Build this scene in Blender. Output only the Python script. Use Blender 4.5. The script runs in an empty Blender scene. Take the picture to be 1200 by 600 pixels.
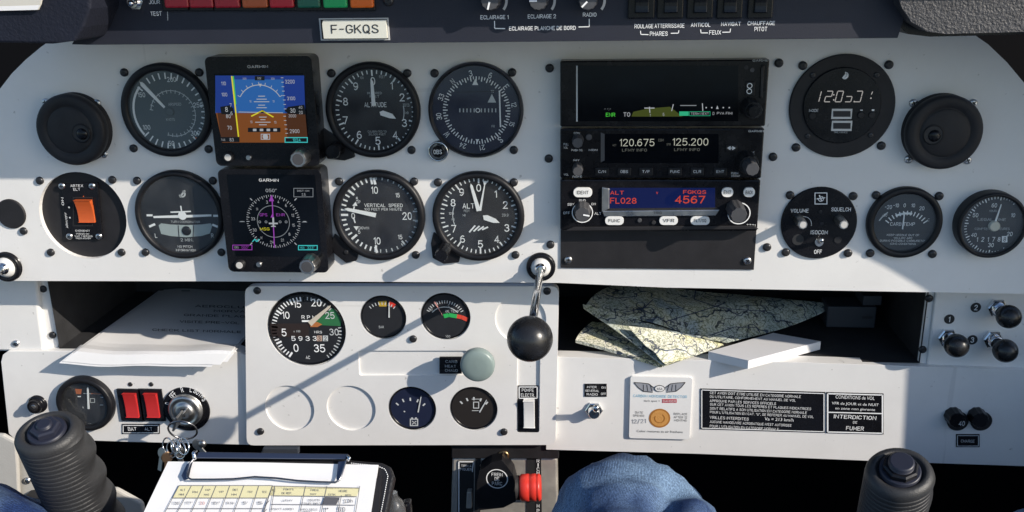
import bpy, bmesh, math, random
from mathutils import Vector, Matrix
from mathutils.geometry import tessellate_polygon
random.seed(7)
SC = bpy.context.scene
COL = SC.collection
EXP = 0.5            # view exposure
SUN_W, SKY_W = 3.6, 0.115
PI = math.pi
rad = math.radians

# ------------------------------------------------------------------ camera
# world: X along the panel, Y into the panel, Z up; lengths below are millimetres, d = distance from the panel towards the pilot
F = 1090.0
def _n(v): return v.normalized()
Dn = _n(Vector((56, 3400, F)))
R0 = Vector((14000, 120, -F))
Rt = _n(R0 - Dn * R0.dot(Dn))
Nn = Rt.cross(Dn)
def c2w(v): return Vector((v.dot(Rt), v.dot(Nn), -v.dot(Dn)))
EX, EY, EZ = c2w(Vector((1, 0, 0))), c2w(Vector((0, 1, 0))), c2w(Vector((0, 0, 1)))
CAMP = -850.0 * EZ
def ray(px, py): return EX * (px - 600) + EY * (py - 300) + EZ * F
def at(px, py, d=0.0):
    """point (u, v) of the plane at distance d in front of the panel seen at a photo position"""
    r = ray(px, py); t = (-d - CAMP.y) / r.y; p = CAMP + r * t
    return (p.x, p.z)
def at3(px, py, d=0.0):
    u, v = at(px, py, d); return Vector((u, v, d))
def atv(px, py, v):
    """point on the horizontal plane at height v"""
    r = ray(px, py); t = (v - CAMP.z) / r.z; p = CAMP + r * t
    return Vector((p.x, v, -p.y))
def kx(px, py, d=0): return at(px + .5, py, d)[0] - at(px - .5, py, d)[0]
def ky(px, py, d=0): return at(px, py - .5, d)[1] - at(px, py + .5, d)[1]

cam = bpy.data.cameras.new('camera'); cam.sensor_width = 36; cam.lens = 36 * F / 1200
cam.clip_end = 100; cam.clip_start = .01
camo = bpy.data.objects.new('camera', cam); COL.objects.link(camo)
m = Matrix.Identity(4)
for i, a in enumerate((EX, -EY, -EZ)):
    for j in range(3): m[j][i] = a[j]
for j in range(3): m[j][3] = CAMP[j] / 1000
camo.matrix_world = m
SC.camera = camo

# ------------------------------------------------------------------ light
TOSUN = Vector((1.0, -.52, .552)).normalized()
LX, LV = -TOSUN.x / -TOSUN.y, -TOSUN.z / -TOSUN.y       # shadow drift per mm of depth
sun = bpy.data.lights.new('sun', 'SUN'); sun.energy = SUN_W; sun.angle = rad(.5); sun.color = (1, .915, .80)
so = bpy.data.objects.new('sun', sun); COL.objects.link(so)
so.rotation_euler = TOSUN.to_track_quat('Z', 'Y').to_euler(); so.location = TOSUN * 3
w = bpy.data.worlds.new('World'); SC.world = w; w.use_nodes = True
nt = w.node_tree; nt.nodes.clear()
sky = nt.nodes.new('ShaderNodeTexSky'); sky.sky_type = 'NISHITA'; sky.sun_disc = False; sky.ozone_density = 3; sky.dust_density = .8
sky.sun_elevation = math.asin(TOSUN.z); sky.sun_rotation = math.atan2(TOSUN.x, TOSUN.y)
bg = nt.nodes.new('ShaderNodeBackground'); bg.inputs[1].default_value = SKY_W
wo = nt.nodes.new('ShaderNodeOutputWorld')
# added fill light: the sky mirrored below the horizon and dimmed
wtc = nt.nodes.new('ShaderNodeTexCoord'); sp = nt.nodes.new('ShaderNodeSeparateXYZ'); ab = nt.nodes.new('ShaderNodeMath'); ab.operation = 'ABSOLUTE'
cb = nt.nodes.new('ShaderNodeCombineXYZ'); lt = nt.nodes.new('ShaderNodeMath'); lt.operation = 'LESS_THAN'; lt.inputs[1].default_value = 0
mr = nt.nodes.new('ShaderNodeMapRange'); mr.inputs[3].default_value = 1; mr.inputs[4].default_value = .42
mxw = nt.nodes.new('ShaderNodeMix'); mxw.data_type = 'RGBA'; mxw.blend_type = 'MULTIPLY'; mxw.inputs[0].default_value = 1
for a_, b_ in ((wtc.outputs['Generated'], sp.inputs[0]), (sp.outputs[0], cb.inputs[0]), (sp.outputs[1], cb.inputs[1]), (sp.outputs[2], ab.inputs[0]), (ab.outputs[0], cb.inputs[2]), (cb.outputs[0], sky.inputs[0]),
               (sp.outputs[2], lt.inputs[0]), (lt.outputs[0], mr.inputs[0]), (sky.outputs[0], mxw.inputs[6]), (mr.outputs[0], mxw.inputs[7])): nt.links.new(a_, b_)
nt.links.new(mxw.outputs[2], bg.inputs[0]); nt.links.new(bg.outputs[0], wo.inputs[0])
SC.view_settings.view_transform = 'Standard'; SC.view_settings.look = 'None'
SC.view_settings.exposure = EXP; SC.view_settings.gamma = 1

# ------------------------------------------------------------------ materials
def lin(c): 
    c = c / 255
    return c / 12.92 if c <= .04045 else ((c + .055) / 1.055) ** 2.4
MATS = {}
def mat(name, col, rough=.5, metal=0., bump=0., bscale=400., var=0., vscale=30., rvar=0., spec=.5, coat=0., coat_r=.05, voro=False):
    if name in MATS: return MATS[name]
    M = bpy.data.materials.new(name); M.use_nodes = True
    t = M.node_tree; b = t.nodes['Principled BSDF']
    b.inputs['Base Color'].default_value = (*col, 1); b.inputs['Roughness'].default_value = rough
    b.inputs['Metallic'].default_value = metal; b.inputs['Specular IOR Level'].default_value = spec
    b.inputs['Coat Weight'].default_value = coat; b.inputs['Coat Roughness'].default_value = coat_r
    tc = t.nodes.new('ShaderNodeTexCoord')
    if var or rvar:
        n = t.nodes.new('ShaderNodeTexNoise'); n.inputs['Scale'].default_value = vscale; n.inputs['Detail'].default_value = 6
        n.inputs['Roughness'].default_value = .65
        t.links.new(tc.outputs['Object'], n.inputs['Vector'])
        if var:
            r = t.nodes.new('ShaderNodeValToRGB')
            r.color_ramp.elements[0].position = .3; r.color_ramp.elements[1].position = .7
            r.color_ramp.elements[0].color = (*[c * (1 - var) for c in col], 1)
            r.color_ramp.elements[1].color = (*[min(1, c * (1 + var)) for c in col], 1)
            t.links.new(n.outputs['Fac'], r.inputs['Fac']); t.links.new(r.outputs['Color'], b.inputs['Base Color'])
        if rvar:
            q = t.nodes.new('ShaderNodeMapRange'); q.inputs[1].default_value = .3; q.inputs[2].default_value = .7
            q.inputs[3].default_value = max(.03, rough - rvar); q.inputs[4].default_value = min(1, rough + rvar)
            t.links.new(n.outputs['Fac'], q.inputs[0]); t.links.new(q.outputs[0], b.inputs['Roughness'])
    if bump:
        n2 = t.nodes.new('ShaderNodeTexVoronoi' if voro else 'ShaderNodeTexNoise'); n2.inputs['Scale'].default_value = bscale
        if not voro: n2.inputs['Detail'].default_value = 3
        t.links.new(tc.outputs['Object'], n2.inputs['Vector'])
        bn = t.nodes.new('ShaderNodeBump'); bn.inputs['Strength'].default_value = bump; bn.inputs['Distance'].default_value = .001
        t.links.new(n2.outputs[0], bn.inputs['Height']); t.links.new(bn.outputs[0], b.inputs['Normal'])
    MATS[name] = M
    return M
def emat(name, rgb, gain=1.0, rough=.25):
    """a lit screen colour: emits, under a dark glossy face"""
    if name in MATS: return MATS[name]
    M = mat(name, (.004, .004, .005), rough)
    b = M.node_tree.nodes['Principled BSDF']
    b.inputs['Emission Color'].default_value = (*[lin(c) for c in rgb], 1)
    b.inputs['Emission Strength'].default_value = gain / 2 ** EXP
    return M
def glassmat():
    M = bpy.data.materials.new('instrument_glass'); M.use_nodes = True
    t = M.node_tree; t.nodes.clear()
    o = t.nodes.new('ShaderNodeOutputMaterial'); mx = t.nodes.new('ShaderNodeMixShader'); lw = t.nodes.new('ShaderNodeLayerWeight'); lw.inputs[0].default_value = .5
    pw = t.nodes.new('ShaderNodeMath'); pw.operation = 'POWER'; pw.inputs[1].default_value = 5; fr = t.nodes.new('ShaderNodeMath'); fr.operation = 'MULTIPLY_ADD'; fr.inputs[1].default_value = .9; fr.inputs[2].default_value = .03
    t.links.new(lw.outputs['Facing'], pw.inputs[0]); t.links.new(pw.outputs[0], fr.inputs[0])
    a = t.nodes.new('ShaderNodeBsdfTransparent'); a.inputs[0].default_value = (.96, .97, .97, 1)
    g = t.nodes.new('ShaderNodeBsdfGlossy'); g.inputs['Roughness'].default_value = .03
    t.links.new(fr.outputs[0], mx.inputs[0]); t.links.new(a.outputs[0], mx.inputs[1]); t.links.new(g.outputs[0], mx.inputs[2])
    tc = t.nodes.new('ShaderNodeTexCoord'); n = t.nodes.new('ShaderNodeTexNoise'); n.inputs['Scale'].default_value = 45; n.inputs['Detail'].default_value = 5; t.links.new(tc.outputs['Object'], n.inputs['Vector'])
    q = t.nodes.new('ShaderNodeMapRange'); q.inputs[1].default_value = .35; q.inputs[2].default_value = .7; q.inputs[3].default_value = .02; q.inputs[4].default_value = .16; t.links.new(n.outputs['Fac'], q.inputs[0]); t.links.new(q.outputs[0], g.inputs['Roughness'])
    q2 = t.nodes.new('ShaderNodeMapRange'); q2.inputs[1].default_value = .35; q2.inputs[2].default_value = .75; q2.inputs[3].default_value = .004; q2.inputs[4].default_value = .03; t.links.new(n.outputs['Fac'], q2.inputs[0])
    df = t.nodes.new('ShaderNodeBsdfDiffuse'); df.inputs[0].default_value = (.6, .6, .6, 1); m2 = t.nodes.new('ShaderNodeMixShader')
    t.links.new(q2.outputs[0], m2.inputs[0]); t.links.new(mx.outputs[0], m2.inputs[1]); t.links.new(df.outputs[0], m2.inputs[2]); t.links.new(m2.outputs[0], o.inputs[0])
    return M
GLASS = glassmat()
WHITE = mat('white_panel_paint', (.80, .785, .76), .42, bump=.07, bscale=900, var=.045, vscale=14, rvar=.12)
def wear(M):
    t = M.node_tree; b = t.nodes['Principled BSDF']; tc = t.nodes.new('ShaderNodeTexCoord'); src = b.inputs['Base Color'].links[0].from_socket
    def layer(src, fac, col):
        x = t.nodes.new('ShaderNodeMix'); x.data_type = 'RGBA'; x.inputs[7].default_value = (*col, 1); t.links.new(fac, x.inputs[0]); t.links.new(src, x.inputs[6]); return x.outputs[2]
    def noise_fac(scale, lo, hi, top, stretch=(1, 1, 1), rot=0.):
        mp = t.nodes.new('ShaderNodeMapping'); mp.inputs['Scale'].default_value = stretch; mp.inputs['Rotation'].default_value = (0, rot, 0); n = t.nodes.new('ShaderNodeTexNoise'); n.inputs['Scale'].default_value = scale; n.inputs['Detail'].default_value = 4
        q = t.nodes.new('ShaderNodeMapRange'); q.inputs[1].default_value = lo; q.inputs[2].default_value = hi; q.inputs[3].default_value = 0; q.inputs[4].default_value = top
        t.links.new(tc.outputs['Object'], mp.inputs[0]); t.links.new(mp.outputs[0], n.inputs['Vector']); t.links.new(n.outputs['Fac'], q.inputs[0]); return q.outputs[0]
    s = layer(src, noise_fac(170, .69, .74, .5), (.30, .28, .25))                         # specks and chips
    s = layer(s, noise_fac(60, .67, .70, .22, (1, 1, .06), .5), (.45, .44, .42))          # scuffs one way
    s = layer(s, noise_fac(60, .68, .71, .2, (.05, 1, 1), .3), (.48, .46, .43))           # and the other
    s = layer(s, noise_fac(7, .52, .75, .16), (.52, .48, .42))                            # handling grime
    t.links.new(s, b.inputs['Base Color'])
wear(WHITE)
LINER = mat('dark_shelf_liner', (.02, .02, .022), .8, bump=.3, bscale=700, var=.3, vscale=40)
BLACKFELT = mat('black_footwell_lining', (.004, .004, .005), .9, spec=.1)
BLK = mat('black_bezel_paint', (.011, .011, .013), .42, spec=.3, bump=.12, bscale=1500, rvar=.1, vscale=60, var=.25)
BLKG = mat('glossy_black_plastic', (.008, .008, .010), .25, spec=.3, rvar=.08, vscale=50, var=.2)
BLKM = mat('matt_black_plate', (.018, .017, .019), .55, spec=.35, bump=.15, bscale=1800, var=.25, vscale=50)
GREYP = mat('grey_knob_plastic', (.07, .07, .075), .45, bump=.1, bscale=900, var=.15, vscale=60)
DIAL = mat('dial_black', (.011, .012, .016), .7, var=.2, vscale=60)
DIALB = mat('dial_blue_black', (.012, .017, .045), .5)
DIALG = mat('dial_reflection_grey', (.075, .095, .105), .6)  # grey-green tone puts the glass reflection into the dial colour
INK = mat('white_dial_ink', (.93, .93, .92), .6)
INKG = mat('grey_dial_ink', (.58, .60, .60), .6)
INKB = mat('black_print_ink', (.02, .02, .022), .6)
GREEN = mat('green_dial_paint', (.03, .42, .10), .5)
DGREEN = mat('dark_green_dial_paint', (.03, .16, .06), .5)
RED = mat('red_dial_paint', (.62, .04, .025), .5)
YEL = mat('yellow_dial_paint', (.55, .36, .04), .5)
BROWN = mat('brown_dial_paint', (.12, .05, .035), .6)
ORNG = mat('orange_rocker_plastic', (.60, .11, .025), .35, var=.1)
REDP = mat('red_rocker_plastic', (.54, .03, .03), .3, var=.08)
CHROME = mat('polished_chrome', (.78, .78, .78), .16, metal=1, rvar=.06, vscale=90)
TIN = mat('tinned_metal', (.70, .69, .66), .4)
ALU = mat('worn_aluminium', (.58, .54, .48), .42, metal=.55, rvar=.12, vscale=60, var=.12, bump=.1, bscale=400)
STEEL = mat('brushed_steel', (.56, .55, .53), .36, metal=1, rvar=.1, vscale=70, bump=.08, bscale=600)
SCRB = mat('black_screw_metal', (.045, .045, .048), .3, metal=.5, var=.5, vscale=400)
SCRS = mat('silver_screw_metal', (.6, .6, .6), .3, metal=1)
NAVY = mat('navy_strip_paint', (.014, .016, .028), .62, bump=.15, bscale=1400, var=.12, vscale=20)
PAD = mat('grey_grained_padding', (.052, .051, .054), .5, bump=1.0, bscale=620, var=.4, vscale=420)
PADD = mat('navy_grained_padding', (.010, .012, .022), .7, spec=.3, bump=.6, bscale=520, var=.15, vscale=60)
SCR = mat('dark_screen_glass', (.003, .004, .006), .12, spec=.25, rvar=.05, vscale=40)
SAGE = mat('sage_green_plastic', (.23, .29, .275), .35, var=.05)
PAPER = mat('white_paper', (.82, .81, .80), .8, var=.03, vscale=25, bump=.05, bscale=300)
WBTN = mat('white_button_plastic', (.86, .85, .82), .4)
RUBBER = mat('grey_grip_rubber', (.028, .028, .029), .5, bump=.25, bscale=900, var=.18, vscale=45)
RUBD = mat('dark_grip_rubber', (.018, .02, .034), .45)
LINING = mat('beige_side_lining', (.50, .48, .44), .6, bump=.2, bscale=500, var=.06, vscale=25)

# ------------------------------------------------------------------ scene helpers
def thing(name, label, cat, u, v, d=0., group=None):
    o = bpy.data.objects.new(name, None); COL.objects.link(o)
    o.empty_display_size = .01
    o.location = (u / 1000, -d / 1000, v / 1000)
    o['label'] = label; o['category'] = cat
    if group: o['group'] = group
    o['_o'] = (u, v, d)
    return o
def org(o): return tuple(o['_o']) if o is not None else (0, 0, 0)


# engraved lettering: every letter is a few strokes of even width on a 4 x 6 grid
O_ = '2,6 3.1,5.7 3.8,4.6 4,3 3.8,1.4 3.1,.3 2,0 .9,.3 .2,1.4 0,3 .2,4.6 .9,5.7 2,6'
P_ = '0,0 0,6 2.7,6 3.6,5.5 3.9,4.4 3.6,3.3 2.7,2.8 0,2.8'
C_ = '4,4.7 3.2,5.7 2,6 .9,5.7 .2,4.6 0,3 .2,1.4 .9,.3 2,0 3.2,.3 4,1.3'
STROKES = {'A': '0,0 2,6 4,0|.7,1.9 3.3,1.9', 'B': '2.6,3.2 3.5,3.8 3.7,4.7 3.4,5.6 2.5,6 0,6 0,0 2.7,0 3.7,.5 4,1.7 3.6,2.7 2.6,3.2 0,3.2', 'C': C_, 'D': '0,0 0,6 2.1,6 3.3,5.4 4,4 4,2 3.3,.6 2.1,0 0,0', 'E': '3.6,0 0,0 0,6 3.6,6|0,3.1 3.1,3.1',
 'F': '0,0 0,6 3.6,6|0,3 3.1,3', 'G': C_ + ' 4,2.7 2.3,2.7', 'H': '0,0 0,6|4,0 4,6|0,3.1 4,3.1', 'I': '0,0 0,6', 'J': '3,6 3,1.4 2.5,.3 1.5,0 .5,.3 0,1.4', 'K': '0,0 0,6|3.9,6 0,2.3|1.4,3.6 4,0', 'L': '0,6 0,0 3.4,0',
 'M': '0,0 0,6 2.4,1.4 4.8,6 4.8,0', 'N': '0,0 0,6 4,0 4,6', 'O': O_, 'P': P_, 'Q': O_ + '|2.4,1.5 4.2,-.5', 'R': P_ + '|2.1,2.8 4,0', 'S': '3.8,4.8 3.2,5.7 2,6 .8,5.7 .2,4.8 .5,3.8 1.4,3.3 2.6,2.8 3.6,2.2 4,1.3 3.4,.3 2,0 .7,.3 0,1.3',
 'T': '2,0 2,6|0,6 4,6', 'U': '0,6 0,1.7 .6,.5 2,0 3.4,.5 4,1.7 4,6', 'V': '0,6 2,0 4,6', 'W': '0,6 1.3,0 2.7,5 4.1,0 5.4,6', 'X': '0,0 4,6|0,6 4,0', 'Y': '0,6 2,3 4,6|2,3 2,0', 'Z': '0,6 4,6 0,0 4,0',
 '0': '1.9,6 2.9,5.7 3.6,4.6 3.8,3 3.6,1.4 2.9,.3 1.9,0 .9,.3 .2,1.4 0,3 .2,4.6 .9,5.7 1.9,6', '1': '.2,4.8 1.6,6 1.6,0', '2': '.1,4.5 .6,5.6 2,6 3.3,5.6 3.8,4.5 3.3,3.3 0,0 4,0', '3': '.2,5 .9,5.8 2,6 3.2,5.6 3.7,4.6 3.2,3.6 1.7,3.2 3.4,2.8 4,1.7 3.4,.5 2,0 .8,.2 0,1.1',
 '4': '3,0 3,6 0,1.7 4.1,1.7', '5': '3.6,6 .5,6 .2,3.1 1.2,3.7 2.4,3.8 3.5,3.2 4,1.9 3.5,.6 2,0 .8,.2 0,1', '6': '3.4,5.5 2.2,6 1,5.3 .2,3.8 0,2.1 .5,.6 2,0 3.5,.6 4,1.9 3.5,3.2 2,3.7 .7,3.2 0,2.1', '7': '0,6 4,6 1.4,0',
 '8': '2,3.2 3.2,3.7 3.7,4.6 3.2,5.6 2,6 .8,5.6 .3,4.6 .8,3.7 2,3.2 3.4,2.7 4,1.7 3.5,.5 2,0 .5,.5 0,1.7 .6,2.7 2,3.2', '9': '.6,.5 1.8,0 3,.7 3.8,2.2 4,3.9 3.5,5.4 2,6 .5,5.4 0,4.1 .5,2.8 2,2.3 3.3,2.8 4,3.9',
 '-': '.3,3 2.9,3', '.': '.3,0 .3,.7', ',': '.4,.6 0,-.8', "'": '.3,4.6 .3,6', '"': '.2,4.6 .2,6|1.3,4.6 1.3,6', '/': '0,-.3 2.6,6.3', ':': '.3,1 .3,1.7|.3,4 .3,4.7', '=': '.2,2.2 3.4,2.2|.2,3.9 3.4,3.9', '\u00b0': '.9,6 1.6,5.3 .9,4.6 .2,5.3 .9,6'}
def stroke_glyphs(s, w):
    V = []; P = []; x = 0.; z = 0
    for ch in s:
        if ch == ' ': x += 2.6; continue
        lines = [[tuple(map(float, q.split(','))) for q in l.split()] for l in STROKES[ch].split('|')]
        mx = max(q[0] for l in lines for q in l)
        for l in lines:
            closed = l[0] == l[-1]; n = len(l); b = len(V)
            for i, q in enumerate(l):
                q = Vector(q)
                pr = Vector(l[i - 1]) if i > 0 else (Vector(l[-2]) if closed else None); nx = Vector(l[i + 1]) if i < n - 1 else (Vector(l[1]) if closed else None)
                d0 = (q - pr).normalized() if pr is not None else None; d1 = (nx - q).normalized() if nx is not None else None
                if d0 is None: d0 = d1
                if d1 is None: d1 = d0
                n0, n1 = Vector((-d0.y, d0.x)), Vector((-d1.y, d1.x)); mt = n0 + n1
                mt = mt.normalized() if mt.length > 1e-3 else n0
                h = w / 2 / max(.5, mt.dot(n0)); e = Vector((0, 0))
                if not closed and i == 0: e = -d1 * w * .35
                if not closed and i == n - 1: e = d0 * w * .35
                for sg in (1, -1): a = q + e + mt * h * sg; V.append((a.x + x, a.y, z))
                if i: k = b + 2 * i; P.append((k - 2, k - 1, k + 1, k))
            z += 1
        x += mx + 1.75
    x0 = min(v[0] for v in V); x1 = max(v[0] for v in V); y0 = min(v[1] for v in V); y1 = max(v[1] for v in V)
    return [(a - (x0 + x1) / 2, b - (y0 + y1) / 2, c % 3) for a, b, c in V], P, x1 - x0, y1 - y0
TEXTS = {}
def glyphs(s, bold):
    k = (s, bold)
    if k in TEXTS: return TEXTS[k]
    if all(ch == ' ' or ch in STROKES for ch in s):
        TEXTS[k] = stroke_glyphs(s, .78 + bold * 13); return TEXTS[k]
    c = bpy.data.curves.new('lettering', 'FONT'); c.body = s; c.size = 1; c.resolution_u = 2; c.offset = bold
    o = bpy.data.objects.new('lettering', c); COL.objects.link(o)
    me = bpy.data.meshes.new_from_object(o)
    V = [(v.co.x, v.co.y) for v in me.vertices]; P = [tuple(p.vertices) for p in me.polygons]
    bpy.data.objects.remove(o); bpy.data.curves.remove(c); bpy.data.meshes.remove(me)
    x0 = min(v[0] for v in V); x1 = max(v[0] for v in V); y0 = min(v[1] for v in V); y1 = max(v[1] for v in V)
    V = [(a - (x0 + x1) / 2, b - (y0 + y1) / 2, 0) for a, b in V]
    TEXTS[k] = (V, P, x1 - x0, y1 - y0)
    return TEXTS[k]

class MB:
    """collects shapes in millimetres; x right, y up, z out of the panel, relative to the parent's origin"""
    def __init__(s, parent=None, d=0.):
        s.p = parent; s.o = org(parent); s.V = []; s.F = []; s.M = []; s.S = []; s.mats = []; s.d = d
    def mi(s, m):
        if m not in s.mats: s.mats.append(m)
        return s.mats.index(m)
    def add(s, vs, fs, m, smooth=False):
        b = len(s.V); s.V += [tuple(v) for v in vs]; i = s.mi(m)
        for f in fs: s.F.append(tuple(b + k for k in f)); s.M.append(i); s.S.append(smooth)
    # --- photo position -> local
    def L(s, px, py, d=None):
        d = s.d if d is None else d
        u, v = at(px, py, d); return Vector((u - s.o[0], v - s.o[1], d - s.o[2]))
    # --- flat marks on the plane s.d (lay lifts the mark)
    def poly(s, pts, m, lay=1):
        q = [s.L(*p) for p in pts]; z = lay * .2
        s.add([(a.x, a.y, a.z + z) for a in q], [tuple(range(len(q)))], m)
    def mmpoly(s, pts, z, m): s.add([(a, b, z) for a, b in pts], [tuple(range(len(pts)))], m)
    def line(s, x0, y0, x1, y1, wpx, m, lay=1, w2=None):
        a, b = s.L(x0, y0), s.L(x1, y1); k = kx(x0, y0, s.d); t = (b - a); t.z = 0
        if t.length == 0: return
        n = Vector((-t.y, t.x, 0)).normalized(); h0 = wpx * k / 2; h1 = (w2 if w2 is not None else wpx) * k / 2; z = lay * .2
        vs = [a + n * h0, a - n * h0, b - n * h1, b + n * h1]
        s.add([(v.x, v.y, v.z + z) for v in vs], [(0, 1, 2, 3)], m)
    def path(s, pts, wpx, m, lay=1):
        for a, b in zip(pts, pts[1:]): s.line(*a, *b, wpx, m, lay)
    def frame(s, x0, y0, x1, y1, wpx, m, lay=1):
        h = wpx / 2
        s.line(x0 - h, y0, x1 + h, y0, wpx, m, lay); s.line(x0 - h, y1, x1 + h, y1, wpx, m, lay)
        s.line(x0, y0 + h, x0, y1 - h, wpx, m, lay); s.line(x1, y0 + h, x1, y1 - h, wpx, m, lay)
    def rect(s, x0, y0, x1, y1, m, lay=1): s.poly([(x0, y0), (x0, y1), (x1, y1), (x1, y0)], m, lay)
    def disc(s, px, py, r, m, lay=1, n=32):
        c = s.L(px, py); R = r * kx(px, py, s.d); z = c.z + lay * .2
        s.add([(c.x + R * math.cos(2 * PI * i / n), c.y + R * math.sin(2 * PI * i / n), z) for i in range(n)], [tuple(range(n))], m)
    def arc(s, px, py, r0, r1, a0, a1, m, lay=1, n=48):
        """ring piece, angles clockwise from twelve o'clock"""
        c = s.L(px, py); k = kx(px, py, s.d); z = c.z + lay * .2; vs = []; fs = []
        n = max(2, int(n * abs(a1 - a0) / 360) + 1)
        for i in range(n + 1):
            a = rad(a0 + (a1 - a0) * i / n); sx, sy = math.sin(a), math.cos(a)
            vs += [(c.x + r0 * k * sx, c.y + r0 * k * sy, z), (c.x + r1 * k * sx, c.y + r1 * k * sy, z)]
            if i: j = 2 * i; fs.append((j - 2, j - 1, j + 1, j))
        s.add(vs, fs, m)
    def ticks(s, px, py, r0, r1, a0, a1, n, wpx, m, lay=1, every=None, r2=None, w2=None):
        c = s.L(px, py); k = kx(px, py, s.d); z = c.z + lay * .2
        for i in range(n + 1):
            if abs(a1 - a0) == 360 and i == n: break
            big = every and i % every == 0
            q0 = (r2 if big and r2 is not None else r0) * k; q1 = r1 * k; h = (w2 if big and w2 else wpx) * k / 2
            a = rad(a0 + (a1 - a0) * i / n); sx, sy = math.sin(a), math.cos(a)
            s.add([(c.x + q * sx + e * sy * h, c.y + q * sy - e * sx * h, z) for q, e in ((q0, -1), (q0, 1), (q1, 1), (q1, -1))], [(0, 1, 2, 3)], m)
    def text(s, t, px, py, h, m, w=None, lay=2, rot=0., bold=.008, sx=.8):
        V, P, W, H = glyphs(t, bold if h > 4 else bold - .012)
        c = s.L(px, py); hy = h * ky(px, py, s.d) / H
        hx = (w * kx(px, py, s.d) / W) if w else hy * sx
        a = -rad(rot); ca, sa = math.cos(a), math.sin(a); z = c.z + lay * .2
        vs = [(c.x + x * hx * ca - y * hy * sa, c.y + x * hx * sa + y * hy * ca, z + .04 * e) for x, y, e in V]
        s.add(vs, P, m)
    # --- solids
    def lathe(s, prof, m, cx=0., cy=0., n=40, smooth=True, ax=None, caps=True):
        """prof: (radius, z) from base to front; cx, cy local mm; ax: optional 3x3 frame (a, b, axis, origin)"""
        vs = []; fs = []
        for r, z in prof:
            for i in range(n):
                a = 2 * PI * i / n
                if ax is None: vs.append((cx + r * math.cos(a), cy + r * math.sin(a), z))
                else: vs.append(ax[3] + ax[0] * (r * math.cos(a)) + ax[1] * (r * math.sin(a)) + ax[2] * z)
        for j in range(len(prof) - 1):
            for i in range(n):
                k = (i + 1) % n; fs.append((j * n + i, j * n + k, (j + 1) * n + k, (j + 1) * n + i))
        s.add(vs, fs, m, smooth)
        if caps:
            e = (len(prof) - 1) * n; b = len(s.V) - len(vs)
            for st in (e, 0):
                if prof[st // n][0] > 1e-6:
                    s.F.append(tuple(b + st + i for i in range(n))); s.M.append(s.mi(m)); s.S.append(False)
    def prism(s, pts, z0, z1, m, holes=(), back=False):
        """pts in local mm; side walls and front"""
        loops = [list(pts)] + [list(h) for h in holes]
        flat = [p for l in loops for p in l]; n = len(flat)
        tr = tessellate_polygon([[Vector((p[0], p[1], 0)) for p in l] for l in loops]) if holes or len(pts) > 4 else None
        fs = [tuple(t) for t in tr] if tr else [tuple(range(len(pts)))]
        out = []
        for f in fs:
            A = sum(flat[f[i]][0] * flat[f[(i + 1) % len(f)]][1] - flat[f[(i + 1) % len(f)]][0] * flat[f[i]][1] for i in range(len(f)))
            out.append(f if A > 0 else tuple(reversed(f)))
        vs = [(x, y, z1) for x, y in flat] + [(x, y, z0) for x, y in flat]
        if back: out += [tuple(reversed([i + n for i in f])) for f in out[:]]
        b = 0
        for li, l in enumerate(loops):
            A = sum(l[i][0] * l[(i + 1) % len(l)][1] - l[(i + 1) % len(l)][0] * l[i][1] for i in range(len(l)))
            ccw = (A > 0) == (li == 0)
            for i in range(len(l)):
                a, c = b + i, b + (i + 1) % len(l)
                out.append((a, a + n, c + n, c) if ccw else (a, c, c + n, a + n))
            b += len(l)
        s.add(vs, out, m)
    def box(s, x0, x1, y0, y1, z0, z1, m): s.prism([(x0, y0), (x1, y0), (x1, y1), (x0, y1)], z0, z1, m, back=True)
    def pbox(s, X0, Y0, X1, Y1, z0, z1, m, d=None):
        """box whose front face fills the photo rectangle at depth d (default the front)"""
        d = s.d if d is None else d
        a, b = s.L(X0, Y1, d), s.L(X1, Y0, d); s.box(a.x, b.x, a.y, b.y, z0, z1, m)
    def hexa(s, A, B, m):
        """solid between two quads A and B (local Vectors)"""
        s.add(list(A) + list(B), [(0, 1, 2, 3), (7, 6, 5, 4), (0, 4, 5, 1), (1, 5, 6, 2), (2, 6, 7, 3), (3, 7, 4, 0)], m)
    def tube(s, pts, r, m, n=14, caps=True):
        pts = [Vector(p) for p in pts]; rs = r if isinstance(r, (list, tuple)) else [r] * len(pts)
        vs = []; fs = []; up = None
        for i, p in enumerate(pts):
            t = (pts[min(i + 1, len(pts) - 1)] - pts[max(i - 1, 0)]).normalized()
            if up is None:
                up = t.orthogonal().normalized()
            up = (up - t * up.dot(t)).normalized(); sd = t.cross(up)
            for k in range(n):
                a = 2 * PI * k / n; vs.append(p + (up * math.cos(a) + sd * math.sin(a)) * rs[i])
        for j in range(len(pts) - 1):
            for k in range(n):
                q = (k + 1) % n; fs.append((j * n + k, j * n + q, (j + 1) * n + q, (j + 1) * n + k))
        if caps: fs += [tuple(reversed(range(n))), tuple((len(pts) - 1) * n + k for k in range(n))]
        s.add(vs, fs, m, True)
    def ball(s, c, r, m, n=20, squash=1.):
        vs = []; fs = []
        for j in range(n + 1):
            th = PI * j / n
            for i in range(2 * n):
                a = PI * i / n
                vs.append((c[0] + r * math.sin(th) * math.cos(a), c[1] + r * math.sin(th) * math.sin(a), c[2] + r * math.cos(th) * squash))
        for j in range(n):
            for i in range(2 * n):
                k = (i + 1) % (2 * n); fs.append((j * 2 * n + i, (j + 1) * 2 * n + i, (j + 1) * 2 * n + k, j * 2 * n + k))
        s.add(vs, fs, m, True)
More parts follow.
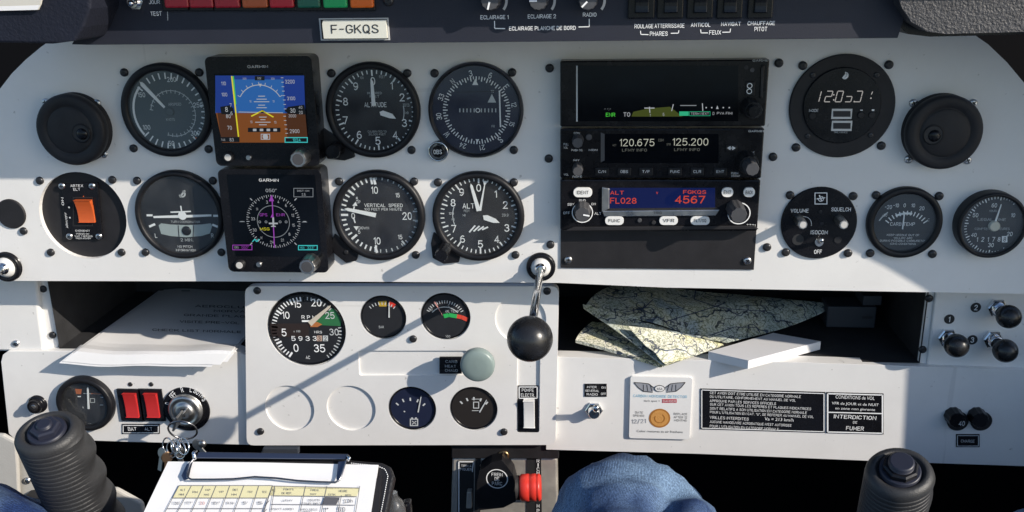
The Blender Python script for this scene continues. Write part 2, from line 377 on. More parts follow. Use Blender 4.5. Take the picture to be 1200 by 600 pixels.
    def build(s, name, parent='same', bevel=0., seg=2, weld=False, ang=30):
        me = bpy.data.meshes.new(name)
        # millimetres (x, y, z-out) -> metres (x, -z, y)
        me.from_pydata([(v[0] / 1000, -v[2] / 1000, v[1] / 1000) for v in s.V], [], s.F)
        for mt in s.mats: me.materials.append(mt)
        me.polygons.foreach_set('material_index', s.M); me.polygons.foreach_set('use_smooth', s.S)
        if weld:
            bm = bmesh.new(); bm.from_mesh(me); bmesh.ops.remove_doubles(bm, verts=bm.verts, dist=1e-6)
            bmesh.ops.recalc_face_normals(bm, faces=bm.faces); bm.to_mesh(me); bm.free()
        me.update()
        o = bpy.data.objects.new(name, me); COL.objects.link(o)
        par = s.p if parent == 'same' else parent
        if par is not None: o.parent = par
        if bevel:
            b = o.modifiers.new('rounded', 'BEVEL'); b.width = bevel / 1000; b.segments = seg; b.limit_method = 'ANGLE'; b.angle_limit = rad(ang)
        return o
def tag(o, label, cat, group=None, kind=None):
    if label: o['label'] = label
    if cat: o['category'] = cat
    if group: o['group'] = group
    if kind: o['kind'] = kind
    return o
def circ(cx, cy, r, n=48): return [(cx + r * math.cos(2 * PI * i / n), cy + r * math.sin(2 * PI * i / n)) for i in range(n)]
def rpoly(pts, r, n=5):
    """polygon with rounded corners"""
    o = []; N = len(pts)
    for i in range(N):
        p, a, c = Vector(pts[i]), Vector(pts[i - 1]), Vector(pts[(i + 1) % N]); u, v = (a - p).normalized(), (c - p).normalized()
        q0, q1 = p + u * r, p + v * r
        for k in range(n + 1):
            t = k / n; w_ = q0 * (1 - t) ** 2 + p * (2 * t * (1 - t)) + q1 * t * t; o.append((w_.x, w_.y))
    return o
def rrect(x0, x1, y0, y1, r, n=5):
    o = []
    for cx, cy, a in ((x1 - r, y1 - r, 0), (x0 + r, y1 - r, 90), (x0 + r, y0 + r, 180), (x1 - r, y0 + r, 270)):
        for i in range(n + 1): t = rad(a + 90 * i / n); o.append((cx + r * math.cos(t), cy + r * math.sin(t)))
    return o

# one screw mesh of each kind, shared by every screw
def screw_mesh(r, h, m, slot):
    b = MB(); b.lathe([(r, 0), (r, h * .55), (r * .8, h * .9), (r * .45, h)], m, n=16)
    a = random.random()
    for q in (0, PI / 2):
        ca, sa = math.cos(a + q), math.sin(a + q); L, W = r * .55, r * .14
        b.add([(x * ca - y * sa, x * sa + y * ca, h + .15) for x, y in ((-L, -W), (L, -W), (L, W), (-L, W))], [(0, 1, 2, 3)], slot)
    o = b.build('screw'); me = o.data; bpy.data.objects.remove(o); return me
SCREW_B = screw_mesh(3.7, 2.6, SCRB, INKB)
SCREW_S = screw_mesh(3.6, 2.2, SCRS, SCRB)
SCREW_T = screw_mesh(2.4, 1.0, SCRB, INKB)
def screws(parent, pts, me=None, d=0.):
    me = me or SCREW_B
    for px, py in pts:
        u, v = at(px, py, d + 1.5); ou, ov, od = org(parent)
        o = bpy.data.objects.new('screw', me); COL.objects.link(o); o.parent = parent
        o.location = ((u - ou) / 1000, -(d - od) / 1000, (v - ov) / 1000)
        o.rotation_euler = (0, random.uniform(0, 3), 0)
PANEL_HOLES = []      # (u, v, r) holes in the upper panel
PLATE_HOLES = []      # holes in the centre plate
CP = -29.             # centre plate front
LP = -35.             # lower panels front

def gauge(name, label, px, py, R, d0=0., front=6., dial=-4., rim=.86, face=None, bez=None, scr=(), holes=None, cat='gauge', group=None, glass=True, step=True):
    """round instrument: bezel ring, recessed dial; returns (thing, drawing layer for the dial)"""
    u, v = at(px, py, d0 + front); k = kx(px, py, d0 + front); r = R * k
    t = thing(name, label, cat, u, v, d0, group)
    b = MB(t)
    hi = r * rim
    b.lathe([(r, -1), (r, front - 2.2), (r * .985, front - .8), (r * .95, front), (hi * 1.03, front), (hi, front - 1.2), (hi * .985, dial)], bez or BLK, n=64, caps=False)
    b.build('bezel')
    if holes is not None: holes.append((u, v, r * .97))
    f = MB(t, d0 + dial); f.lathe([(hi * 1.02, dial - .5), (hi * 1.02, dial)], face or DIAL, n=64)
    if glass:
        g = MB(t); g.lathe([(hi * .995, front - 2.0), (hi * .995, front - 1.7)], GLASS, n=48); g.build('glass')
    screws(t, scr, d=d0)
    return t, f
def needle(t, d, pts, m, name='needle', thick=.5, lay=0):
    """pointer cut from sheet: outline given at photo positions on depth d"""
    b = MB(t, d); q = [b.L(*p) for p in pts]; z = d - b.o[2]
    b.prism([(a.x, a.y) for a in q], z, z + thick, m, back=True); return b.build(name)
def bar_needle(t, d, x0, y0, x1, y1, w0, w1, m, name='needle', tip=True):
    dx, dy = x1 - x0, y1 - y0; L = math.hypot(dx, dy); nx, ny = -dy / L, dx / L; tx, ty = dx / L, dy / L
    p = [(x0 + nx * w0 / 2, y0 + ny * w0 / 2), (x0 - nx * w0 / 2, y0 - ny * w0 / 2), (x1 - nx * w1 / 2, y1 - ny * w1 / 2)]
    if tip: p.append((x1 + tx * w1, y1 + ty * w1))
    p.append((x1 + nx * w1 / 2, y1 + ny * w1 / 2))
    return needle(t, d, p, m, name)
def knob_on(t, name, px, py, rpx, d0, h, m, flute=0, top=None, mark=None, taper=.9):
    """turned knob on the surface at depth d0, its front face centred on a photo position"""
    b = MB(t); c = b.L(px, py, d0 + h); r = rpx * kx(px, py, d0 + h); z0 = d0 - b.o[2]
    if flute:
        n = flute * 4; vs = []; fs = []; prof = [(1.0, 0), (1.0, h * .2), (taper, h * .92), (taper * .93, h)]
        for q, z in prof:
            for i in range(n):
                a = 2 * PI * i / n; rr = r * q * (1 - .05 * (i % 4 >= 2)); vs.append((c.x + rr * math.cos(a), c.y + rr * math.sin(a), z0 + z))
        for j in range(len(prof) - 1):
            for i in range(n): k = (i + 1) % n; fs.append((j * n + i, j * n + k, (j + 1) * n + k, (j + 1) * n + i))
        fs.append(tuple(3 * n + i for i in range(n))); b.add(vs, fs, m)
    else:
        b.lathe([(r, z0), (r, z0 + h * .5), (r * taper, z0 + h * .92), (r * taper * .9, z0 + h)], m, c.x, c.y, n=28)
    if top: b.lathe([(r * taper * .7, z0 + h), (r * taper * .68, z0 + h + .4)], top, c.x, c.y, n=24)
    if mark is not None:
        a = rad(mark[0]); sx, sy = math.sin(a), math.cos(a); q0, q1, hw = r * .1, r * .85, r * .09
        b.add([(c.x + q * sx + e * sy * hw, c.y + q * sy - e * sx * hw, z0 + h + .5) for q, e in ((q0, -1), (q0, 1), (q1, 1), (q1, -1))], [(0, 1, 2, 3)], mark[1])
    return b.build(name)
# ================================================================== round instruments, upper panel
def D(f): return f.build('dial_face')

# airspeed
t, f = gauge('airspeed_gauge', 'round reflection-grey airspeed dial marked 100 to 300 beside the blue screen', 194, 130, 53.5, front=6.5, dial=2, rim=.84, face=DIALG,
             scr=[(145, 85), (233, 85), (156, 174), (244, 175)], holes=PANEL_HOLES)
for s, x, y in (('200', 201, 93), ('150', 166, 111), ('100', 172, 149), ('50', 201, 168), ('250', 232, 123), ('300', 229, 156)): f.text(s, x, y, 6, INK)
f.text('KM/H', 213, 174, 4, INKG); f.text('KNOTS', 200, 140, 3.5, INKG, lay=2); f.text('AIRSPEED', 205, 122, 3.5, INKG)
f.arc(199, 131, 41, 43.5, 232, 312, INK); f.arc(199, 131, 41, 43, 75, 128, INKG, lay=1)
f.ticks(199, 131, 37, 44, -50, 150, 20, 1.6, INK, 2); f.ticks(199, 131, 36, 43.5, 160, 230, 7, 1.6, INK, 2)
f.ticks(199, 131, 40, 44, 70, 130, 12, 1, INKG, 3); f.arc(203, 133, 25.5, 26.3, -80, 200, INKG)
f.ticks(203, 133, 23, 27, -80, 200, 24, .8, INKG, 3)
f.line(229, 161, 238, 166, 2, ORNG, 3); D(f)
bar_needle(t, 2.70, 193, 126, 167, 99, 2.4, 4.6, INK)
b = MB(t); c = b.L(199, 131, 3); b.lathe([(4, 2), (4, 3.3), (3, 3.8)], DIALG, c.x, c.y, n=20); b.build('needle_hub')

# altimeters
def alt_knob(t, label_ear, px, py, ear):
    b = MB(t, 2.); q = [b.L(*p) for p in ear]; b.prism([(a.x, a.y) for a in q], 0, 3.2, BLK); b.build('knob_bracket', bevel=.8)
t, f = gauge('altimeter', 'black altimeter reading zero with the word ALTITUDE across its face', 436, 130, 55.5, front=6.5, dial=2,
             scr=[(388, 86), (477, 86), (482, 176)], holes=PANEL_HOLES)
for s, x, y in (('0', 437, 95), ('1', 459, 100), ('2', 471, 114), ('3', 474, 144), ('4', 463, 158), ('5', 443, 165), ('6', 421, 158), ('7', 405, 141), ('8', 405, 119), ('9', 417, 101)):
    f.text(s, x, y, 9.5, INK, sx=.9)
f.ticks(440, 130, 42.5, 46.8, -2, 358, 50, 1.3, INK, 1, every=5, r2=40, w2=1.8)
f.text('ALTITUDE', 440, 122.5, 6, INK, w=26); f.text('HUNDRED', 439, 109, 3, INKG, w=17); f.text('FEET', 439, 113, 3, INKG, w=11); f.text('CALIBRATED TO', 442, 154, 2.6, INKG, w=22)
f.text('20,000 FEET', 442, 157.5, 2.6, INKG, w=20); f.text('100', 424, 91, 3, INKG); f.text('FEET', 448, 90, 3, INKG); f.text('1013', 476, 123, 4, INKG); f.text('MB', 477, 132, 3, INKG)
f.arc(440, 130, 33, 34, 80, 106, INKG, 2); D(f)
bar_needle(t, 2.90, 438, 124, 435.8, 96, 4.6, 3.2, INK); needle(t, 2.70, [(445, 131), (449, 129.5), (460, 133.5), (464, 139), (457, 138.5), (446, 135)], INK)
alt_knob(t, '', 390, 178, [(379, 150), (412, 172), (416, 184), (404, 188), (384, 186), (377, 172)])
knob_on(t, 'setting_knob', 390, 178, 9.3, 3, 16, BLKG, flute=10)

t, f = gauge('altimeter', 'black altimeter reading near zero in sunlight with the letters ALT', 560, 255, 54, front=6.5, dial=2,
             scr=[(513, 214), (602, 214), (604, 299)], holes=PANEL_HOLES)
for s, x, y in (('0', 561, 220), ('1', 581, 227), ('2', 592, 240), ('3', 594, 267), ('4', 582, 280), ('5', 563, 286), ('6', 542, 280), ('7', 532, 268), ('8', 531, 237.5), ('9', 541, 225)):
    f.text(s, x, y, 9, INK, sx=.9)
f.ticks(562, 253, 41.5, 46, 0, 360, 50, 1.3, INK, 1, every=5, r2=39, w2=1.8)
f.text('ALT', 549, 241, 6.5, INK, w=14); f.text('FEET', 547, 247, 2.6, INKG); f.text('MB', 544, 252, 2.6, INKG); f.text('29.9', 592, 252, 3.4, INKG)
f.text('1013', 529, 250, 3, INK); f.text('MB', 531, 257, 2.8, INKG)
for i in range(4): f.line(550 + i * 5, 272 - i * 1.0, 557 + i * 5, 264 + i * .6, 1.8, INK, 3)
f.arc(562, 253, 31, 32, 250, 290, INKG, 2); D(f)
bar_needle(t, 2.90, 561, 247, 552.5, 218, 4.8, 3.0, INK); needle(t, 2.70, [(566, 252.5), (571, 252), (581, 256.5), (585.5, 261), (578, 261), (567, 257.5)], INK)
needle(t, 3.00, [(561, 247), (564, 247), (568.5, 217), (572, 212), (566, 212), (567.3, 217)], INK, 'thin_needle', .3)
alt_knob(t, '', 517, 300, [(508, 272), (540, 297), (538, 307), (520, 309), (507, 302), (505, 285)])
knob_on(t, 'setting_knob', 517, 300, 8.6, 3, 26, BLKG, flute=10)

# course deviation dial
t, f = gauge('course_indicator', 'blue-black course dial with compass letters round its rim and pale steel edge', 557, 130, 56, front=6, dial=2, rim=.93,
             face=DIALB, bez=mat('dark_steel_bezel', (.10, .10, .11), .3, metal=.8), scr=[(509, 86), (600, 85), (602, 176)], holes=PANEL_HOLES)
hd = -9
for i, s in enumerate(('3', '6', 'E', '12', '15', 'S', '21', '24', 'W', '30', '33', 'N')):
    a = rad(hd + 30 * i); f.text(s, 558.5 + 44.5 * math.sin(a), 129.5 - 44 * math.cos(a), 7.5 if len(s) == 1 else 6.5, INK, rot=hd + 30 * i, sx=.8)
f.ticks(558.5, 129.5, 36, 39.5, hd, hd + 360, 72, 1, INK, 1, every=2, r2=34, w2=1.3)
for i in range(-5, 6):
    if i: f.line(560 + i * 4.2, 127, 560 + i * 4.2, 131.5, 1.3, INKG, 3)
f.arc(560, 129.2, 1.8, 2.8, 0, 360, INK, 3, 18)
f.poly([(557, 92), (553.5, 99.5), (560.5, 99.5)], INK, 3); f.poly([(576.5, 110), (571.5, 120), (581.5, 120)], INKG, 3); f.poly([(559.5, 167), (557.3, 163), (561.7, 163)], INK, 3)
f.text('TO', 577, 107, 3, INKG); f.text('FR', 578, 148, 3, INKG); f.text('BENDIX/KING', 558, 183 - 0, 2.6, INKG, w=22)
D(f)
b = MB(t, 2.6); b.line(585.3, 106, 586.5, 149, 1.7, INK); b.line(535, 108, 583, 107, .7, DIAL, 1); b.build('deviation_needle')
o = MB(t); c = o.L(513, 178, 6); o.lathe([(9.2, 0), (9.2, 4), (8.6, 5), (7.6, 5), (7.2, 3.5)], CHROME, c.x, c.y, n=32); o.build('knob_collar')
kb = knob_on(t, 'course_knob', 513, 178, 8.0, 2, 9, BLKG, flute=8)
b = MB(t, 11.2); b.text('OBS', 513, 178, 5.2, INK, w=10, lay=1); b.build('knob_lettering')

# turn coordinator
t, f = gauge('turn_coordinator', 'black turn coordinator with white aeroplane outline and pale slip tube', 209, 253, 52, front=6.5, dial=2, rim=.88,
             scr=[(160, 212), (249, 212), (170, 296), (259, 296)], holes=PANEL_HOLES)
f.arc(213.5, 227, 2.5, 4.3, 20, 250, INKG, 2, 30); f.line(211, 231, 217, 223, 2, INKG, 2)
f.rect(172, 251, 179, 253.4, INK, 2); f.rect(250, 251.5, 257, 254, INK, 2)
f.line(175, 265.5, 182, 262.5, 2.6, INK, 2); f.line(249, 263, 256, 266, 2.6, INK, 2)
f.text('TURN COORDINATOR', 217.5, 259.8, 2.8, INKG, w=34); f.text('L', 183, 276, 5, INK); f.text('R', 249, 276, 5, INKG)
f.text('2 MIN.', 219, 281, 4, INKG, w=15); f.text('NO PITCH', 217, 288.8, 3, INK, w=17); f.text('INFORMATION', 218, 293, 3, INK, w=23); D(f)
b = MB(t, 2.7); b.line(212, 253.5, 180, 254.2, 3.2, INK, 2, 2.4); b.line(215, 253.5, 248, 252.2, 3.2, INK, 2, 2.4); b.disc(214, 252.5, 5, INK, 3)
b.line(200, 248.6, 224, 247.6, 1.6, INK, 2); b.line(212, 241, 213, 248, 1.5, INK, 2); b.build('aeroplane_pointer')
b = MB(t, 2.3); b.poly([(186, 264), (189, 261.6), (200, 263), (218, 263.8), (236, 263), (247, 261.6), (249, 264), (246, 273.5), (236, 276.5), (218, 278), (200, 276.5), (189, 274)],
    mat('slip_tube_liquid', (.40, .46, .45), .25), 1); b.line(209, 264, 210, 277.5, 1, INKB, 2); b.line(227, 264, 226.5, 277.5, 1, INKB, 2); b.build('slip_tube')
b = MB(t); c = b.L(218.5, 270.5, 2.5); b.ball((c.x, c.y, 2.4), 4.6, BLKG, 12, .35); b.build('slip_ball')

# vertical speed
t, f = gauge('vertical_speed_gauge', 'black vertical speed dial numbered to 20 with its needle just above zero', 443, 254, 54, front=6.5, dial=2,
             scr=[(397, 213), (485, 213), (487, 299)], holes=PANEL_HOLES)
for s, x, y, h in (('10', 439, 222.5, 9), ('10', 442, 282, 9), ('20', 477, 253, 9), ('15', 466, 228.5, 5.5), ('15', 469, 277.5, 5.5), ('0', 414, 253, 7.5), ('5', 418.5, 233, 4.5), ('5', 421, 271.5, 4.5)):
    f.text(s, x, y, h, INK)
f.text('VERTICAL  SPEED', 449.5, 240.5, 4.6, INK, w=45); f.text('100 FEET PER MINUTE', 449, 245.2, 3.2, INK, w=44); f.text('UP', 420.5, 236.5, 3.4, INK); f.text('DOWN', 426.5, 267, 3.4, INK, w=12)
f.ticks(445, 252, 40, 45.5, -170, -10, 20, 1.9, INK, 1, every=5, r2=37, w2=2.6); f.ticks(445, 252, 41.5, 45.5, -2, 80, 9, 1.3, INKG, 1); f.ticks(445, 252, 41.5, 45.5, 100, 182, 9, 1.3, INKG, 1)
f.line(438, 208, 440, 216, 3, INK, 3); f.line(440, 289, 442, 296, 3, INK, 3); f.line(474, 214, 469, 220, 2, INKG, 3); f.line(471, 282, 476, 288, 2, INKG, 3)
f.line(484, 247.5, 491, 247.5, 1.6, INKG, 3); f.line(484, 258, 491, 258.5, 1.6, INKG, 3)
f.arc(445, 252, 30, 31.5, -108, -95, INK, 3); f.arc(445, 252, 30, 31.5, -84, -70, INK, 3); f.poly([(417, 236), (413, 241), (419, 241)], INK, 3); f.poly([(418, 270), (414.5, 265), (420.5, 265)], INK, 3); D(f)
bar_needle(t, 2.80, 440.5, 252.2, 407, 245.2, 5.0, 3.4, INK)
alt_knob(t, '', 0, 0, [(392, 274), (420, 298), (418, 305), (406, 308), (391, 296), (388, 284)]); screws(t, [(405, 296)], SCREW_T, 3)

# emergency transmitter switch plate
u, v = at(97, 253, -5); R = 51 * kx(97, 253, -5)
PANEL_HOLES.append((*at(97, 253, 0), 50.5 * kx(97, 253, 0)))
t = thing('transmitter_switch', 'round black plate with orange rocker switch sunk in the white panel', 'switch', u, v, 0)
b = MB(t); b.lathe([(R * 1.06, -5.5), (R * 1.06, -5)], BLKM, n=64); b.build('round_plate')
screws(t, [(46, 212), (131, 211), (59, 296), (142, 296)])
b = MB(t, -2.); q = [b.L(*p) for p in ((72, 216), (114, 214), (120, 280), (77, 281))]
b.prism([(a.x, a.y) for a in q], -5, -2, BLKG, back=True); b.build('switch_plate', bevel=.6)
b = MB(t, -1.95); b.text('ARTEX', 90, 217.5, 3.2, INK, w=15, lay=1); b.text('ELT', 90, 221.8, 3.2, INK, w=8, lay=1); b.text('EMERGENCY', 97, 270.3, 2.3, INK, w=17, lay=1); b.text('PRESS ON', 97, 274, 2, INK, w=15, lay=1)
b.text('WAIT 1 SECOND', 98, 276.7, 2, INK, w=21, lay=1); b.text('PRESS ARM/OFF', 98, 279.2, 2, INK, w=18, lay=1); b.text('ON', 73.5, 236, 3, INK, w=9, rot=-86, lay=1); b.text('ARM/OFF', 78, 258, 2.6, INK, w=18, rot=-86, lay=1)
b.poly([(98, 229), (96.7, 231.5), (99.3, 231.5)], ORNG, 1); b.disc(81, 243, 1, INKG, 1, 10); b.disc(82, 255, 1, INKG, 1, 10); b.build('plate_lettering')
screws(t, [(71.5, 218.5), (107, 218.5), (80.5, 277.5), (115, 277.5)], screw_mesh(3.0, 1.6, SCRS, INKB), -2)
b = MB(t, 6); A = [b.L(*p, -2) for p in ((87, 262.5), (111.5, 262), (108, 233.5), (86, 234.5))]; Z = -2
def rocker(b, px, py, wpx, hpx, d0, h, m, lean=.35, rot=0.):
    """wedge rocker: top end pressed or raised"""
    a, c = b.L(px - wpx / 2, py + hpx / 2, d0 + h * .7), b.L(px + wpx / 2, py - hpx / 2, d0 + h * .7); z = d0 - b.o[2]
    y0, y1, n = a.y, c.y, 8; vs = []; fs = []
    for i in range(n + 1):
        tt = i / n; y = y0 + (y1 - y0) * tt; zz = z + h * (lean + (1 - lean) * (tt ** 1.5) - .25 * math.sin(PI * tt))
        vs += [(a.x, y, z), (a.x, y, zz), (c.x, y, zz), (c.x, y, z)]
        if i:
            k = 4 * i
            for j in range(3): fs.append((k - 4 + j, k - 3 + j, k + 1 + j, k + j))
    fs += [(0, 1, 2, 3), (4 * n + 3, 4 * n + 2, 4 * n + 1, 4 * n)]
    b.add(vs, fs, m)
rocker(b, 98.5, 248, 15, 26.5, -2, 5, ORNG); b.build('rocker', bevel=.5)
b = MB(t, -1.8); b.frame(86, 231.5, 108.5, 264.5, 1.6, BLKM, 1); b.build('rocker_frame')

# small blank cap at the left edge
u, v = at(12, 251, 2); t = thing('blanking_cap', 'plain flat black round cap at the left panel edge', 'cap', u, v, 0)
b = MB(t); r = 17 * kx(12, 251, 2); b.lathe([(r, -1), (r, 1.2), (r * .94, 2)], BLKM, n=40); b.build('cap'); screws(t, [(27, 271)])

# air vents
def vent(label, px, py, R, hole, scr):
    h = 15; u, v = at(px, py, h); k = kx(px, py, h); r = R * k
    t = thing('air_vent', label, 'air vent', u, v, 0, 'round air vents')
    b = MB(t); b.lathe([(r * 1.0, -1), (r * 1.0, 5), (r * .97, 6)], BLKM, n=56); b.build('vent_base')
    b = MB(t); b.lathe([(r * .97, 6), (r, 7.5), (r, h - 3), (r * .97, h - .8), (r * .92, h), (r * .68, h), (r * .66, h - 1.0), (r * .635, h - .2), (r * .60, h + .2), (r * .3, h + .8), (0.01, h + .9)], BLKM, n=56, caps=False)
    b.build('rotating_ring')
    b = MB(t, h); c = b.L(*hole, h + .8); q = r * .27
    b.lathe([(q, h + .7), (q, h + 1.3), (q * .86, h + 1.2), (q * .84, h + .95)], BLK, c.x, c.y, n=28, caps=False)
    b.lathe([(q * .86, h + .9), (q * .86, h + .98)], INKB, c.x, c.y, n=28)
    b.ball((c.x + q * .1, c.y - q * .1, h + .5), q * .62, BLKG, 12, .55); b.build('outlet')
    screws(t, scr, SCREW_S)
vent('black round air vent at the upper left, beside the airspeed dial', 81.5, 153, 40.5, (95, 156), [(53, 120), (113, 121), (121, 181)])
vent('black round air vent at the upper right, beside the digital clock', 1108, 156, 45.5, (1094, 158), [(1071, 121), (1141, 121), (1065, 187), (1134, 188)])

# digital clock with two USB sockets
u, v = at(987, 125, 3); k = kx(987, 125, 3); r = 62 * k
t = thing('digital_clock', 'round black digital clock showing 12:03 above two USB sockets', 'clock', u, v, 0)
b = MB(t); b.lathe([(r, -1), (r, 2.4), (r * .985, 3)], BLKM, n=72); b.build('mounting_plate')
screws(t, [(941, 77), (1042, 76), (933, 173), (1033, 171)]); screws(t, [(953, 88), (1028, 88), (947, 160), (1021, 159)], SCREW_T, 3)
b = MB(t); c = b.L(987, 124, 5); r2 = 45.5 * k; b.lathe([(r2, 2.5), (r2, 4.4), (r2 * .98, 5)], BLKG, c.x, c.y, n=64); b.build('clock_body')
b = MB(t, 5.1)
SEG = dict(zip('0123456789', ('abcdef', 'bc', 'abged', 'abgcd', 'fgbc', 'afgcd', 'afgedc', 'abc', 'abcdefg', 'abcdfg')))
LCD = emat('clock_digit_glow', (205, 200, 196), .6)
def seg7(b, ch, px, py, w, h, m, wd=1.0, sl=1.6, only=None):
    for s in only or SEG[ch]:
        x0, y0, x1, y1 = {'a': (-1, -1, 1, -1), 'b': (1, -1, 1, 0), 'c': (1, 0, 1, 1), 'd': (-1, 1, 1, 1), 'e': (-1, 0, -1, 1), 'f': (-1, -1, -1, 0), 'g': (-1, 0, 1, 0)}[s]
        X = lambda x, y: px + x * w / 2 - y * sl
        b.line(X(x0, y0) + .15 * (x1 - x0), py + y0 * h / 2 + .3 * (y1 - y0), X(x1, y1) - .15 * (x1 - x0), py + y1 * h / 2 - .3 * (y1 - y0), wd, m, 1)
seg7(b, '1', 958, 113, 6, 12.5, LCD); seg7(b, '2', 971, 113, 7, 12.5, LCD); seg7(b, '0', 983.5, 113, 7, 12.5, LCD); seg7(b, '3', 995, 113, 7, 12.5, LCD, only='gcd'); seg7(b, '5', 1006, 113, 7, 12.5, LCD, only='abcd'); seg7(b, '1', 1018, 111, 6, 8, LCD, only='b')
for y in (111, 117): b.disc(977, y, .9, LCD, 1, 10)
b.disc(1001, 119, .9, LCD, 1, 10); b.disc(1020.5, 115, .9, LCD, 1, 10); b.build('digits')
b = MB(t, 5.1); b.arc(990, 88.5, 2.2, 4.4, 0, 190, INK, 1, 24); b.line(987.5, 92, 992.5, 86, 2.4, INK, 1)
b.text('MODE', 953.5, 129.3, 3.4, INK, w=11, lay=1); b.rect(1008, 128.6, 1011, 129.6, INK); b.rect(1021.6, 128, 1024.6, 130, INK); b.text('TRIG AVIONICS', 985, 155, 2.2, INKG, w=16, lay=1); b.build('face_marks')
for px, py in ((952, 136), (1009, 135), (1022, 135)): knob_on(t, 'push_button', px, py, 4, 5, 1.2, BLKM)
for y0, y1 in ((128, 139.5), (142, 153.5)):
    b = MB(t, 5.6); b.pbox(974, y0 - .5, 999, y1, 4.5, 5.6, TIN); b.rect(976.3, y0 + 2.0, 996.7, y1 - 2.6, INKB, 1); b.build('usb_socket')

# intercom
u, v = at(960, 262, 3); k = kx(960, 262, 3); r = 44.5 * k
t = thing('intercom', 'round black intercom plate with volume and squelch knobs', 'intercom', u, v, 0)
b = MB(t); b.lathe([(r, -1), (r, 2), (r * .98, 2.6)], BLKG, n=64); b.build('round_plate'); screws(t, [(926, 229), (1000, 230), (921, 296), (994, 297)])
b = MB(t, 2.7); b.text('VOLUME', 937, 246.8, 5, INK, w=21, lay=1); b.text('SQUELCH', 985.5, 245.5, 5, INK, w=23, lay=1); b.text('ISOCOM', 960, 272, 5, INK, w=20, lay=1); b.text('OFF', 958.5, 295, 5, INK, w=9, lay=1)
b.frame(955, 226, 969, 239, 1, INK); b.line(957, 233, 967, 231.5, 1.2, INK, 2); b.line(960, 228.5, 963, 236, 1.4, INK, 2); b.arc(962, 233, 2.6, 3.4, 0, 270, INK, 2, 18)
b.arc(941, 263, 9.5, 10.2, -10, 100, INKG, 1); b.build('plate_lettering')
for px, py in ((941, 263.5), (989, 263.5)):
    kb = knob_on(t, 'small_knob', px, py, 6.2, 2.6, 17, STEEL, flute=8, top=mat('pale_knob_cap', (.6, .58, .55), .3))
b = MB(t, 2.6); b.lathe([(3.6, 2.5), (3.6, 3.6)], SCRS, *b.L(960, 284, 3).xy, n=18)
b.lathe([(5.0, 2.5), (5.0, 3.0)], INKB, *b.L(935, 281, 3).xy, n=24); b.lathe([(3.2, 2.9), (3.2, 3.3)], DIAL, *b.L(982, 281, 3).xy, n=24)
b.build('socket_ring'); b = MB(t); a, c = b.L(960, 284, 3), b.L(963, 281, 14); b.tube([a, c], [1.4, 2.0], CHROME); b.build('toggle')
for px, py in ((961.5, 248), (963, 262)): knob_on(t, 'indicator', px, py, 2.4, 2.5, .6, DIAL)

# carburettor temperature
t, f = gauge('carburettor_temperature_gauge', 'black carb temp dial with wide white scale and printed warning below', 1061, 262, 44.5, front=6, dial=1, rim=.82, face=DIALG if 0 else mat('dial_grey_black', (.022, .024, .029), .5),
             scr=[(1027, 229), (1101, 230), (1020, 297), (1093, 298)], holes=PANEL_HOLES)
for s, x, y in (('-20', 1041, 242.5), ('-10', 1050, 240.5), ('0', 1060, 240.5), ('10', 1070, 240.5), ('20', 1080, 244)): f.text(s, x, y, 4.6, INK)
f.text('-30', 1036.5, 252, 3.2, INK); f.text('C', 1088, 257.5, 3.4, INKG)
f.arc(1060, 276, 26.5, 29, -28, 12, INK, 1); f.ticks(1060, 276, 25.5, 31, -52, 52, 12, 1.3, INK, 2); f.arc(1060, 276, 36, 37.5, -60, -38, INKG, 1)
f.text('CARB TEMP', 1057.5, 262.3, 4.4, INK, w=29); f.rect(1026, 271.5, 1096, 272.6, INKB, 1)
for s, y, w_ in (('KEEP NEEDLE OUT OF', 275.3, 38), ('YELLOW ARC', 278.8, 22), ('DURING POSSIBLE CARBURETOR', 282, 54), ('ICING CONDITIONS', 285.6, 30)): f.text(s, 1058, y, 2.5, INK, w=w_)
D(f); bar_needle(t, 2.90, 1057.5, 268.5, 1060, 248.5, 1.4, 1.4, INK, tip=False)

# engine hour meter
t, f = gauge('engine_hour_meter', 'round black engine hour meter with a row of digits at the right edge', 1164, 265, 41.5, front=13, dial=8, rim=.88, face=mat('dial_grey_black', (.022, .024, .029), .5))
for s, x, y in (('60', 1165, 240.5), ('10', 1187, 252), ('20', 1183, 274), ('30', 1161, 287), ('40', 1141, 275), ('50', 1143, 252)): f.text(s, x, y, 5, INK)
f.ticks(1166, 264, 33, 36, 4, 364, 60, .9, INK, 1, every=5, r2=31.5, w2=1.3)
f.text('HOURS', 1164, 247, 2.6, INKG); f.text('LEGAL TIME', 1162, 257, 3.2, INKG, w=33); f.text('COMPTEUR', 1152, 268, 2.8, INKG, w=20); f.text('HEURES', 1176, 268, 2.8, INKG, w=14)
for i, s in enumerate('12178'): f.text(s, 1145 + i * 6.4, 280.3, 5.5, INK, sx=.8)
f.rect(1174, 276.5, 1180.5, 284, INK, 1); f.text('8', 1177.2, 280.3, 5.5, INKB, sx=.8); f.text('BRAUN', 1165, 298, 2.6, INKG); D(f)
bar_needle(t, 10., 1165, 264, 1173, 240, 2.4, 1.0, INK)
b = MB(t); c = b.L(1166, 265.5, 11); b.lathe([(4.6, 8), (4.6, 10.6), (3.6, 11.2)], mat('pale_hub', (.6, .58, .48), .4), c.x, c.y, n=14); b.build('needle_hub')

